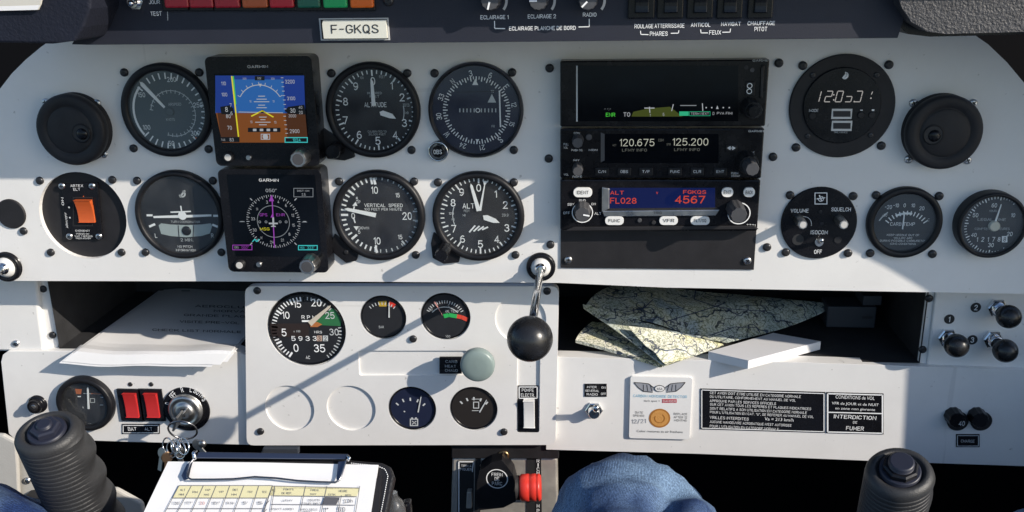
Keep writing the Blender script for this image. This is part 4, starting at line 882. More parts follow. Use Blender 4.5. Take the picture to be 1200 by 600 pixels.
f.ticks(482, 488, 20, 24, -45, 45, 4, 1.7, INKG, 1); f.frame(481, 491, 489.5, 498.5, 1.2, INKG, 2); f.rect(482, 489, 484, 490.5, INKG, 2); f.rect(486.5, 489, 488.5, 490.5, INKG, 2); f.line(483, 493, 488, 497, 1, INKG, 3); f.line(488, 493, 483, 497, 1, INKG, 3); f.disc(474, 482, 1, INKG, 2, 10); D(f)
bar_needle(t, G0 + 1, 490, 483, 493.5, 464.5, 1.5, 1.0, INKG)
t, f = small('fuel_gauge', 'small brownish black gauge with fuel pump symbol, lowest right of its panel', 555, 479, 27.5, face=mat('dial_brown_black', (.022, .018, .016), .5))
f.ticks(556, 488, 21, 25, -40, 40, 4, 1.9, INKG, 1); f.frame(555, 471, 561, 478, 1, INKG, 2); f.line(553, 481, 563, 481, .8, INKG, 2); f.line(553, 467.5, 563, 467.5, .8, INKG, 2); D(f)
bar_needle(t, G0 + 1, 562, 483, 570, 469, 1.6, 1.0, INKG)

# sage pull knob and its placard
u, v = at(559, 430, CP); t = thing('pull_knob', 'large sage green pull knob in the middle of the white centre panel', 'knob', u, v, CP)
h = 32; P = at3(559, 430, CP + h); r = 20.3 * kx(559, 430, CP + h)
b = MB(t); b.lathe([(4, -3), (4, h - 9)], STEEL, P.x - u, P.y - v, n=20); b.build('stem')
b = MB(t); b.lathe([(r * .5, h - 16), (r * .93, h - 11), (r, h - 8), (r, h - 3.4), (r * .96, h - 1.4), (r * .86, h - .3), (r * .5, h + .5), (.01, h + .7)], SAGE, P.x - u, P.y - v, n=48, caps=False); b.build('knob')
def placard(label, x0, y0, x1, y1, d, lines, face=BLKG, ink=INK, border=None, th=.8, skew=0., name='placard', group=None, cat='placard', bw=1.2):
    u, v = at((x0 + x1) / 2, (y0 + y1) / 2, d); t = thing(name, label, cat, u, v, d, group)
    q = [(x0, y0), (x0, y1), (x1, y1 + skew), (x1, y0 + skew)]
    b = MB(t); b.prism(pts2(b.o, q, d + th), 0, th, face); b.build('plate')
    f = MB(t, d + th)
    if border:
        qq = [(x0 + 1.4, y0 + 1.4), (x0 + 1.4, y1 - 1.4), (x1 - 1.4, y1 - 1.4 + skew), (x1 - 1.4, y0 + 1.4 + skew)]; f.path(qq + qq[:1], bw, border)
    for tx, x, y, w_, h_ in lines: f.text(tx, x, y + skew * (x - x0) / (x1 - x0), h_, ink, w=w_, lay=1, rot=math.degrees(math.atan2(skew, x1 - x0)))
    if lines: f.build('lettering')
    return t, f
placard('small dark placard tucked beside the sage green knob', 515, 418.5, 541, 438, CP, [('CARB', 529, 423.5, 14, 3.2), ('HEAT', 528, 429, 13, 3.2), ('CHAUD', 529, 434, 15, 3.2)], ink=INKG, th=1.6, border=None)
placard('small black placard reading POMPE ELECTR above the white rocker', 607, 452, 631, 468, CP - 2.2, [('POMPE', 618.5, 457, 14, 4), ('ELECTR.', 618.5, 463, 16, 4)], border=INK)
u, v = at(618.5, 487, CP - 2); t = thing('rocker_switch', 'white rocker in a black frame under the pump placard', 'switch', u, v, CP - 2.2)
b = MB(t, CP - 1); b.pbox(607, 468.5, 631, 505.5, 0, 2.4, BLKG); b.build('frame', bevel=.5)
b = MB(t, CP - 1); rocker(b, 620, 485.5, 12.5, 31, CP - 1, 6, mat('white_rocker_plastic', (.80, .79, .77), .3), lean=.8); b.build('rocker', bevel=.5)

# ================================================================== lower left switches
t, f = gauge('ammeter', 'round black gauge with orange mark on the lower left panel', 98, 475, 33, d0=LP, front=8, dial=2, rim=.80)
f.poly([(88, 455.5), (96, 456), (95, 462), (89.5, 461.5)], mat('orange_dial_paint', (.5, .14, .05), .5), 1); f.rect(91, 464, 95, 465.2, INK, 1); f.line(98, 461, 122, 462, .7, INKG, 1); f.line(107, 461, 120, 461.5, 1.1, mat('orange_dial_paint', (.5, .14, .05), .5), 2)
f.frame(106, 467, 111, 471.5, .7, INKG, 1); f.rect(118, 465, 121, 466, INKG, 1); f.rect(117, 474, 121, 475, INKG, 1); f.text('A', 97.5, 477, 2.5, INK); f.text('VDO', 105, 499 - 2, 2.4, INKG); D(f)
bar_needle(t, LP + 3.5, 104, 479, 103, 455, 2.2, 1.8, INK)
u, v = at(45, 473, LP); t = thing('headset_socket', 'small black threaded stud on the lower left panel beside the gauge', 'socket', u, v, LP)
k = kx(45, 473, LP); b = MB(t); b.lathe([(10.5 * k, 0), (10.5 * k, 2), (9.5 * k, 3), (7.6 * k, 3.2), (7.6 * k, 5.5), (8 * k, 6), (7.6 * k, 7), (8 * k, 8), (7.4 * k, 9)], BLKG, n=24); b.build('collar')
P = b.L(39, 477, LP + 13); b = MB(t); b.tube([(0, 0, 8), P], [4.6, 4.4], BLK); b.lathe([(2.4, P.z), (2.2, P.z + .5)], SCRS, P.x, P.y, n=14); b.build('plug')
for lb, x in (('red rocker switch nearer the black gauge, above BAT', 153), ('red rocker switch nearer the ignition lock, above ALT', 177.5)):
    u, v = at(x, 475, LP); t = thing('rocker_switch', lb, 'switch', u, v, LP, 'red rocker switches')
    b = MB(t, LP + 2.4); b.pbox(x - 11, 456.5, x + 11.2, 493.5, 0, 2.4, BLKG); b.build('frame', bevel=.6)
    b = MB(t, LP + 2.4); rocker(b, x, 475.5, 10.8, 27.5, LP + 2.4, 3.4, REDP, lean=.6); b.build('rocker', bevel=.6)
    screws(t, [(x - 1, 451)], SCREW_T, LP)
placard('narrow black placard reading BAT and ALT under the red switches', 143, 497, 187, 508.5, LP, [('BAT', 155, 502.5, 10, 4.6), ('ALT', 174, 502.5, 9, 4)], border=INK, bw=.9)
u, v = at(219, 479, LP); t = thing('ignition_lock', 'steel ignition lock with black lettered ring and key inserted', 'ignition lock', u, v, LP)
k = kx(219, 479, LP); b = MB(t); b.lathe([(27 * k, 0), (27 * k, 1.4), (26.4 * k, 1.8)], BLKG, n=56); b.build('lettered_ring')
b = MB(t, LP + 1.9)
for tx, a in (('S', 62), ('BOTH', 38), ('L', 12), ('R', -14), ('OFF', -45), ('O', -75)): b.text(tx, 219 + 23 * math.sin(rad(a)), 479 - 23 * math.cos(rad(a)), 6, INK, rot=a, lay=1, sx=.6, bold=.02)
b.build('lettering')
b = MB(t); b.lathe([(19.5 * k, 1.5), (19.5 * k, 5), (18 * k, 7), (15 * k, 8), (14.5 * k, 7.2), (11 * k, 7.2), (10.5 * k, 9), (7 * k, 9.5)], STEEL, n=48); b.build('barrel')
b = MB(t); b.box(-2.2, 2.2, -4.5, 4.5, 8, 9.9, INKB); b.build('keyhole')
# keys
P0 = at3(217, 483, LP + 10); t = thing('key_bunch', 'bunch of keys on split rings hanging from the ignition lock', 'keys', P0.x, P0.y, P0.z)
b = MB(t); S0, S1 = b.L(219, 480, LP + 8), b.L(206, 496, LP + 34)
ax = (S1 - S0).normalized(); sd = ax.cross(Vector((0, 0, 1))).normalized(); nr = sd.cross(ax)
def slab(b, P, ax, sd, nr, L, W, T, m): b.hexa([P - sd * W - nr * T, P + sd * W - nr * T, P + sd * W + nr * T, P - sd * W + nr * T][::-1], [q + ax * L for q in [P - sd * W - nr * T, P + sd * W - nr * T, P + sd * W + nr * T, P - sd * W + nr * T]][::-1], m)
slab(b, S0, ax, nr, sd, 14, 3.2, 1.0, CHROME); slab(b, S0 + ax * 14, ax, nr, sd, 15, 8.5, 1.1, mat('dull_key_nickel', (.42, .41, .39), .35, metal=1)); b.build('ignition_key', bevel=.4)
def ring3(b, C, R, n1, n2, r, m, n=36): b.tube([C + n1 * (R * math.cos(2 * PI * i / n)) + n2 * (R * math.sin(2 * PI * i / n)) for i in range(n + 1)], r, m, n=8, caps=False)
b = MB(t); C = b.L(214, 504, LP + 38); ring3(b, C, 14.2, Vector((1, .15, 0)).normalized(), Vector((-.1, .9, .42)).normalized(), 1.0, mat('dark_ring_steel', (.30, .30, .31), .25, metal=1)); b.build('split_ring')
b = MB(t)
for i in range(5): C = b.L(197 + i * 4.5, 523 + (i % 2) * 4, LP + 42 + i); ring3(b, C, 8.5 - (i % 3) * .9, Vector((.8, .3 - .15 * i, .4)).normalized(), Vector((-.2 + .1 * i, .9, -.35)).normalized(), .8, CHROME)
b.build('split_ring')
NI = mat('dull_key_nickel', (.42, .41, .39), .35, metal=1); BR = mat('brass_key_metal', (.30, .20, .13), .4, metal=1)
for i, (px, py, dx, dy, L_, mm) in enumerate(((196, 536, -.1, -1, 17, BR), (208, 528, .25, -.9, 16, NI), (231, 521, .5, -.55, 12, NI), (190, 531, -.2, -1, 15, NI))):
    b = MB(t); P = b.L(px, py, LP + 46 - i * 2); a1 = Vector((dx, dy, .15)).normalized(); n1 = Vector((.5 - .3 * i, -.1, .85)).normalized(); s1 = a1.cross(n1).normalized(); n1 = s1.cross(a1)
    b.lathe([(5.6, -.7), (5.6, .7)], mm, n=20, ax=(a1, s1, n1, P)); slab(b, P + a1 * 4, a1, s1, n1, L_, 2.6, .7, mm); b.build('key', bevel=.25)
b = MB(t); b.ball(b.L(237, 520, LP + 44), 4.2, NI, 10, .7); b.build('fob')

# ================================================================== lower right: toggle, card, placards, fuses
placard('small black placard with ON and OFF above the chrome toggle switch', 685, 450, 711, 465, LP, [('INTER', 693.5, 453.5, 11, 2.8), ('GENERAL', 694, 457.8, 16, 2.8), ('RADIO', 694, 462, 13, 2.8), ('ON', 707.3, 454, 5, 2.8), ('OFF', 707.3, 461.5, 6, 2.8)])
u, v = at(696, 480, LP); k = kx(696, 480, LP); t = thing('toggle_switch', 'chrome toggle switch with hexagon nut on the lower right panel', 'switch', u, v, LP)
b = MB(t); b.lathe([(10.5 * k, 0), (10.5 * k, 2.4), (9.5 * k, 3)], CHROME, n=6, smooth=False); b.lathe([(6.8 * k, 3), (6.8 * k, 9), (5.6 * k, 10.5)], CHROME, n=24); b.build('nut')
P = b.L(699, 477, LP + 26); b = MB(t); b.tube([(0, 0, 8), P * .6 + Vector((0, 0, 3)), P], [2.2, 2.7, 3.2], CHROME); b.build('lever')
CARD = mat('white_card_plastic', (.82, .81, .79), .4, var=.02)
u, v = at(774, 513, LP); t = thing('detector_card', 'white carbon monoxide detector card with orange spot and winged emblem', 'card', u, v, LP)
b = MB(t, LP + 3); a, c = b.L(737, 513.5), b.L(811.5, 442.5); b.prism(rrect(a.x, c.x, a.y, c.y, 2.5), 0, 3, CARD); b.build('card', bevel=.4)
f = MB(t, LP + 3.05); CY = mat('cyan_print', (.12, .42, .62), .5); RDP = mat('crimson_print', (.50, .06, .09), .5); GRP = mat('grey_print', (.32, .33, .36), .5)
for sg in (-1, 1):
    cx = 773
    f.poly([(cx + sg * x, y) for x, y in ((7, 454), (13, 449.5), (21, 448.5), (30, 448), (25, 454), (19, 458.5), (8, 459.5))], GRP, 1)
    f.path([(cx + sg * x, y) for x, y in ((7, 454), (13, 449.5), (21, 448.5), (30, 448), (25, 454), (19, 458.5), (8, 459.5))], .9, INKB, 2)
    for i in range(3): f.line(cx + sg * (11 + i * 4), 450.5, cx + sg * (9 + i * 5), 458, .7, INKB, 2)
q = f.L(773, 455); k = kx(773, 455, LP)
f.add([(q.x + 6.2 * k * math.cos(i * PI / 14), q.y + 4.4 * k * math.sin(i * PI / 14), q.z + .6) for i in range(28)], [tuple(range(28))], INKB); f.add([(q.x + 5.4 * k * math.cos(i * PI / 14), q.y + 3.6 * k * math.sin(i * PI / 14), q.z + .8) for i in range(28)], [tuple(range(28))], CARD)
f.text('ASA', 773, 455, 3, INKB, w=6.5, lay=5); f.text('CARBON MONOXIDE DETECTOR', 773.5, 464.3, 3.4, CY, w=63, lay=1); f.text('dark spot =', 764, 470, 2.8, INKB, w=19, lay=1); f.rect(776, 467.5, 793, 472, RDP, 1); f.text('DANGER', 784.5, 469.8, 2.9, CARD, w=15, lay=2)
f.disc(773, 490, 12.5, mat('brown_orange_ring', (.42, .17, .03), .5), 1, 40); f.disc(773, 490, 10.6, mat('orange_spot', (.62, .30, .08), .6, bump=.2, bscale=600, var=.1, vscale=300), 2, 40); f.arc(773, 490, 5.2, 6.2, 30, 300, mat('brown_orange_ring', (.42, .17, .03), .5), 3)
for tx, x, y, w_ in (('DATE', 749, 483.2, 9), ('OPENED', 748.5, 487, 13), ('REPLACE', 797.5, 485, 16), ('AFTER 12', 797.5, 488.8, 16), ('MONTHS', 797.5, 492.5, 15), ('Color restores as air freshens', 773, 505.5, 54)): f.text(tx, x, y, 2.7, INKB, w=w_, lay=1)
f.text('12/21', 748.5, 493.5, 5.5, GRP, w=17, lay=1, rot=-4); f.build('print')
T = [('CET AVION DOIT ETRE UTILISE EN CATEGORIE NORMALE', 460.6, 107), ('OU UTILITAIRE, CONFORMEMENT AU MANUEL DE VOL', 465.2, 101), ('APPROUVE PAR LES SERVICES OFFICIELS', 469.8, 78), ('SUR CET AVION TOUS LES REPERES ET PLAQUES INDICATRICES', 474.4, 119), ('SONT RELATIFS A SON UTILISATION EN CATEGORIE NORMALE', 479, 114), ("POUR L'UTILISATION EN CAT. \"U\", SE REFERER AU MANUEL DE VOL", 483.6, 122), ('AUCUNE MANOEUVRE ACROBATIQUE N\'EST AUTORISEE', 494.6, 96), ("POUR L'UTILISATION EN CATEGORIE NORMALE", 499.6, 81)]
t, f = placard('long black placard with nine small lines of French text', 821, 455.5, 967, 503, LP, [(s_, 831.5 + w_ / 2, y, w_, 3.3) for s_, y, w_ in T] + [('VRILLES INTERDITES', 831.5 + 23, 489, 46, 3.6), ('Va = 213 km/h', 913, 488.8, 34, 3.6)], border=INK, skew=4.2, bw=1)
t, f = placard('black placard reading INTERDICTION DE FUMER, right of the long one', 968.5, 459.8, 1035.5, 507.5, LP, [('CONDITIONS de VOL', 1002, 465, 46, 4), ('VFR de JOUR et de NUIT', 1002, 473, 55, 4), ('en zone non givrante', 1002, 478.8, 47, 3.6), ('INTERDICTION', 1002, 488, 50, 5), ('DE', 1002, 494, 5, 2.8), ('FUMER', 1002, 501, 21, 5)], border=INK, skew=1.6, bw=1.6)
b = MB(t, LP + .85); b.line(969.5, 483, 1034.5, 484.6, 1.4, INK, 1); b.build('divider')
for lb, x in (('black fuse cap marked 40 above the small placard', 1122), ('black fuse cap without number, right of the one marked 40', 1149.5)):
    u, v = at(x, 493, LP); t = thing('fuse_cap', lb, 'fuse cap', u, v, LP, 'black fuse caps')
    knob_on(t, 'cap', x, 493, 11, LP, 12, BLKG, flute=10)
    if x == 1122: b = MB(t, LP + 12.2); b.text('40', 1127, 496, 6, INKG, w=7, lay=1); b.build('number')
    k = kx(x, 493, LP); b = MB(t); b.lathe([(12.5 * k, 0), (12.5 * k, 1.6), (11.8 * k, 2)], BLKM, n=32); b.build('washer')
placard('small black placard reading CHARGE below the fuse caps', 1120.5, 509, 1148, 524, LP, [('CHARGE', 1134, 516.8, 16, 3.6)], border=INKG, ink=INKG, bw=.9)

# ================================================================== top switch strip
SD = 124.
u, v = at(570, 50, SD); st = thing('switch_strip', 'navy switch strip above the white panel with white French lettering', 'panel', u, v, SD)
b = MB(st, SD); b.prism(pts2(b.o, [(84, 52), (96, 30), (104, -30), (1062, -40), (1060, 20), (1052, 44.5), (800, 47), (560, 49.5), (102, 52.5)], SD), -110, 0, NAVY); b.build('strip', bevel=1.5)
b = MB(st, SD + .1)
for tx, x, y, w_, h_ in (('TEST', 183, 16, 13, 5), ('JOUR', 181, 2.5, 13, 4.5), ('ECLAIRAGE 1', 579.5, 20, 33, 5.2), ('ECLAIRAGE 2', 635, 19, 33, 5.2), ('RADIO', 691, 17, 16, 5.2), ('ECLAIRAGE PLANCHE DE BORD', 635.5, 33, 78, 5.4), ('ROULAGE', 754.5, 30.5, 22, 5.6), ('ATTERRISSAGE', 784.5, 30, 35, 5.6), ('PHARES', 772, 39.3, 21, 5.6), ('ANTICOL', 821, 29, 23, 5.4), ('NAVIGAT', 856.5, 28, 23, 5.4), ('FEUX', 838, 38, 14, 5.2), ('CHAUFFAGE', 892, 27, 32, 5.2), ('PITOT', 891.5, 34, 15, 5.2)): b.text(tx, x, y, h_, INK, w=w_, lay=1, bold=.012)
b.path([(579.5, 24.5), (579.8, 33.3), (592, 33.5)], 1, INK); b.path([(690.5, 22), (690.5, 31.3), (678, 31.6)], 1, INK)
b.path([(750.5, 36), (751, 40.3), (760, 40.5)], 1, INK); b.path([(786, 39), (795, 38.8), (795.5, 35.5)], 1, INK); b.path([(821, 34.5), (821.5, 38.5), (829.5, 38.5)], 1, INK); b.path([(846.5, 37.8), (855.5, 37.6), (856, 33.5)], 1, INK)
b.line(196.5, 13.5, 196.8, 24, .7, INKG); b.build('lettering')
for i, (x0, x1, col, nm, lb) in enumerate(((192, 219, (.40, .015, .03), 'deep_red_lens', 'leftmost of the dark red warning lamps, next to TEST'), (221, 248, (.40, .015, .03), 'deep_red_lens', 'second dark red warning lamp from the TEST lettering'), (250.5, 279, (.40, .015, .03), 'deep_red_lens', 'third dark red warning lamp, touching the brown one'), (283, 312, (.48, .10, .03), 'brown_orange_lens', 'brownish orange warning lamp between two red ones'),
        (315, 343, (.50, .015, .03), 'red_lens', 'red warning lamp beside the dark green one'), (347.5, 374, (.015, .13, .08), 'dark_green_lens', 'dark green warning lamp beside the bright green one'), (378, 406, (.015, .42, .12), 'green_lens', 'bright green warning lamp above the registration plate'), (409.5, 437, (.85, .15, .01), 'bright_orange_lens', 'bright orange warning lamp at the end of the row'))):
    u, v = at((x0 + x1) / 2, 5, SD); t = thing('warning_lamp', lb, 'lamp', u, v, SD, 'row of coloured warning lamps')
    b = MB(t, SD + 3); b.pbox(x0 - 1.2, -16, x1 + 1.2, 13, 0, 3, BLKG); b.build('frame', bevel=.5)
    b = MB(t, SD + 7); b.pbox(x0 + .8, -14, x1 - .8, 9.5, 2, 7, mat(nm, col, .3, rvar=.08, vscale=120)); b.build('lens', bevel=1.4, seg=3)
u, v = at(415, 34, SD); t = thing('registration_plate', 'white plate with black letters F-GKQS on the navy strip', 'plate', u, v, SD)
b = MB(t, SD + 1); b.prism(pts2(b.o, [(373.5, 21.5), (376, 47.5), (457, 47), (455, 20.8)], SD + 1), 0, 1, mat('grey_plate_rim', (.5, .5, .5), .35)); b.build('rim')
b = MB(t, SD + 1.3); b.prism(pts2(b.o, [(375.5, 23), (377.5, 46), (455, 45.6), (453.3, 22.4)], SD + 1.3), 1, 1.3, BLKM); b.build('backing')
b = MB(t, SD + 5); b.prism(pts2(b.o, [(378.5, 24), (377.5, 28), (379.5, 45.2), (453.5, 44.8), (452, 23.6)], SD + 5), 1.2, 5, mat('cream_label', (.72, .71, .62), .5, var=.05)); b.build('label'); b = MB(t, SD + 5.1); b.text('F-GKQS', 416, 34.3, 11.5, INKB, w=56, lay=1, bold=0); b.build('lettering')
for lb, x, a in (('grey dimmer knob above ECLAIRAGE 1', 575, 195), ('grey dimmer knob above ECLAIRAGE 2', 631.5, 270), ('grey dimmer knob above RADIO', 690, 225)):
    u, v = at(x, 3, SD); t = thing('dimmer_knob', lb, 'knob', u, v, SD, 'dimmer knobs on the navy strip')
    k = kx(x, 3, SD); b = MB(t, SD + .3); b.arc(x + 3, 1, 14, 17, 60, 130, mat('pale_knob_cap', (.6, .58, .55), .3), 1); b.build('scale_mark')
    knob_on(t, 'knob', x - 1, 1, 12, SD, 16, GREYP, flute=12, mark=(a, INK))
SWX = ((752, 'black rocker switch above ROULAGE'), (786, 'black rocker switch above ATTERRISSAGE'), (821, 'black rocker switch above ANTICOL'), (856, 'black rocker switch above NAVIGAT'), (892, 'black rocker switch above CHAUFFAGE PITOT'))
for x, lb in SWX:
    u, v = at(x, 5, SD); t = thing('rocker_switch', lb, 'switch', u, v, SD, 'black rocker switches on the navy strip')
    b = MB(t, SD + 3); b.pbox(x - 16.2, -25, x + 16.2, 22, 0, 3, BLKG); b.build('frame', bevel=.8)
    b = MB(t, SD + 3); rocker(b, x + 1, -1, 17, 33, SD + 3, 7, BLKG, lean=.5); b.build('rocker', bevel=.6)
u, v = at(160, 2, SD); t = thing('toggle_switch', 'tiny chrome toggle switch left of the TEST lettering', 'switch', u, v, SD)
b = MB(t); b.lathe([(6, 0), (6, 2.5)], CHROME, n=6, smooth=False); b.lathe([(4, 2.5), (4, 7)], CHROME, n=20); b.build('nut'); P = b.L(153, 4, SD + 18); b = MB(t); b.tube([(0, 0, 5), P], [1.5, 2.2], CHROME); b.build('lever')
screws(st, [(132, 4), (455, 1)], SCREW_B, SD)
# glareshield lip over the strip
u, v = at(570, -40, SD); t = thing('glareshield', 'dark overhanging glareshield above the navy switch strip', 'glareshield', u, v, SD)
b = MB(t); yv = at(570, -38, SD)[1] - v
b.box(at(80, 0, SD)[0] - u, at(1330, 0, SD)[0] - u, yv, yv + 20, -110, 40, PADD); b.build('lip', bevel=3)

# grained pads at both corners
u, v = at(30, 40, 170); t = thing('corner_pad', 'dark navy grained pad at the upper left corner', 'pad', u, v, 20)
b = MB(t, 165); b.prism(pts2(b.o, [(-90, 48), (-90, -60), (107, -60), (106, 10), (98, 32), (88, 48), (60, 51.5)], 165), 0, 145, PADD); b.build('pad', bevel=9, seg=4)
tag_p = thing('paper_sheet', 'cream paper sheet lying on the dark pad in the upper left corner', 'paper', *at(20, 12, 172), 166)
b = MB(tag_p, 168); b.prism(pts2(b.o, [(-60, 14), (44, 11.5), (47, 5), (56, -40), (-60, -40)], 168), 0, 2, mat('cream_paper', (.62, .59, .52), .8, var=.06, vscale=40)); b.build('sheet')
b = MB(tag_p, 168.4); b.poly([(-60, 14), (44, 11.5), (47, 6), (-60, 9)], PAPER, 0); b.build('border')
# right pad, its unseen part shaped only to cast the shade on the right
PD = 138.
def S(px, py, d0=0.):
    p = at(px, py, d0); return (p[0] - (PD - d0) * LX * -1 if 0 else p[0] + (PD - d0) * (TOSUN.x / -TOSUN.y), p[1] + (PD - d0) * (TOSUN.z / -TOSUN.y))
edge = [at(x, y, PD) for x, y in ((1048, -20), (1056, 8), (1068, 26), (1086, 37), (1110, 40), (1200, 37.5))]
shade = [S(900, 262), S(925, 270), S(985, 288), S(1035, 312), S(1080, 338), S(1062, 430, LP), S(1056, 546, LP)]
print('PAD', edge[-1], shade)
u, v = at(1120, 38, PD); t = thing('shading_pad', 'grey grained padding at the upper right corner', 'pad', u, v, 60)
b = MB(t); e = shade[-1]
ol = edge + shade + [(e[0], e[1] - 60), (e[0] + 160, e[1] - 60), (e[0] + 160, edge[-1][1] + 10), (edge[-1][0] + 420, edge[0][1] + 60), (edge[0][0], edge[0][1] + 60)]
b.prism([(x - u, y - v) for x, y in ol], 0, PD - 60, PAD); b.build('pad', bevel=7, seg=5)
u, v = at(1055, 40, 160); t = thing('pad_edge', 'smooth black curved edging between navy strip and grey padding', 'edging', u, v, 100)
b = MB(t); b.prism(pts2(b.o, [(1036, -40), (1040, 6), (1050, 28), (1064, 40), (1090, 43), (1140, 42), (1200, 40), (1200, -40)], 120), -60, 20, BLKG); b.build('edging', bevel=6, seg=4)
# ================================================================== things on the shelf
class Warp(MB):
    """draws on a curved or tilted surface: fn(px, py) gives the 3-D point"""
    def __init__(s, parent, fn): super().__init__(parent, 0); s.fn = fn
    def L(s, px, py, d=None): return s.fn(px, py) - Vector(s.o)
    def text(s, t, px, py, h, m, w=None, lay=2, rot=0., bold=.008, sx=.85):
        V, P, W, H = glyphs(t, bold); hy = h / H; hx = w / W if w else hy * sx
        a = rad(rot); ca, sa = math.cos(a), math.sin(a); vs = []
        for x, y, e_ in V:
            X, Y = x * hx, -y * hy; q = s.L(px + X * ca - Y * sa, py + X * sa + Y * ca); vs.append((q.x, q.y + lay * .1, q.z + lay * .2 + e_ * .03))
        s.add(vs, P, m)
    def line(s, x0, y0, x1, y1, wpx, m, lay=1, w2=None):
        dx, dy = x1 - x0, y1 - y0; l = math.hypot(dx, dy) or 1; nx, ny = -dy / l * wpx / 2, dx / l * wpx / 2
        q = [s.L(*p) for p in ((x0 + nx, y0 + ny), (x0 - nx, y0 - ny), (x1 - nx, y1 - ny), (x1 + nx, y1 + ny))]
        s.add([(v.x, v.y + lay * .1, v.z + lay * .2) for v in q], [(0, 3, 2, 1)], m)
    def poly(s, pts, m, lay=1):
        q = [s.L(*p) for p in pts]; s.add([(v.x, v.y + lay * .1, v.z + lay * .2) for v in q], [tuple(range(len(q)))], m)
def grid_sheet(b, fn, nu, nv, m, th=None):
    """sheet over the unit square; fn(s, t) -> local point; th: thickness vector"""
    vs = [fn(i / nu, j / nv) for j in range(nv + 1) for i in range(nu + 1)]; N = len(vs); W = nu + 1
    fs = [(j * W + i, j * W + i + 1, (j + 1) * W + i + 1, (j + 1) * W + i) for j in range(nv) for i in range(nu)]
    if th is not None:
        vs2 = vs + [v - th for v in vs]; f2 = [tuple(reversed([k + N for k in f])) for f in fs]
        rim = [i for i in range(W)] + [j * W + nu for j in range(1, nv + 1)] + [nv * W + i for i in range(nu - 1, -1, -1)] + [j * W for j in range(nv - 1, 0, -1)]
        sd = [(rim[k], rim[k] + N, rim[(k + 1) % len(rim)] + N, rim[(k + 1) % len(rim)]) for k in range(len(rim))]
        b.add(vs2, fs + f2 + sd, m, False)
    else: b.add(vs, fs, m, False)
def bil(c, s, t): return (c[0] * (1 - s) + c[1] * s) * (1 - t) + (c[3] * (1 - s) + c[2] * s) * t

FLOOR = VF
INK_D = mat('dark_print', (.05, .05, .055), .7)
# checklist on the left
def pap(px, py):
    """paper surface: flat on the shelf floor, sagging over the lip"""
    if py < 405: return atv(px, py, FLOOR + 2.5)
    p = atv(px, 405, FLOOR + 2.5); q = at3(px, py, LP + 14 + (py - 405) * .25); s = min(1, (py - 405) / 8); r = atv(px, py, FLOOR + 2.5)
    return r * (1 - s) + q * s if s < 1 else q
t = thing('checklist_sheets', 'white printed checklist sheets hanging over the left shelf edge', 'papers', *at(170, 425, LP), LP)
b = MB(t); o_ = Vector(b.o)
c = [(200, 334), (340, 334), (258, 428.5), (74, 424)]
def pm(s, tt):
    x = (c[0][0] * (1 - s) + c[1][0] * s) * (1 - tt) + (c[3][0] * (1 - s) + c[2][0] * s) * tt; y = (c[0][1] * (1 - s) + c[1][1] * s) * (1 - tt) + (c[3][1] * (1 - s) + c[2][1] * s) * tt
    return pap(x, y) - o_ + Vector((0, 1.3 * math.sin(6 * s + 3 * tt) + .6 * math.sin(13 * s - 5 * tt), 0))
grid_sheet(b, pm, 24, 24, PAPER, Vector((0, .6, 0))); b.build('sheet')
b = MB(t); c2 = [(190, 336), (330, 336), (247, 428.5), (69, 424.5)]; c = c2
grid_sheet(b, lambda s, tt: pm(s, tt) - Vector((0, 1.5 + .9 * s, .3)), 16, 16, PAPER, Vector((0, .5, 0))); b.build('sheet')
b = MB(t); c = [(196, 335), (336, 334), (266, 424), (92, 421)]
grid_sheet(b, lambda s, tt: pm(s, tt) + Vector((0, -1.3, -.3)), 20, 20, PAPER, Vector((0, .4, 0))); b.build('sheet')
f = Warp(t, lambda x, y: pap(x, y) + Vector((0, 2.3, 0)))
for tx, x, y, w_ in (('AEROCLUB', 262, 361.5, 66), ('MORVAN', 273, 367, 44), ('GRANDE PLAGE', 255, 372.3, 78), ('VISITE PRE-VOL', 246, 380, 70), ('CHECK LIST NORMALE', 231, 390, 104)): f.text(tx, x, y, 3.0, INK_D, w=w_, rot=1.5)
f.line(213, 343, 223, 343, .8, INK_D); f.build('print')

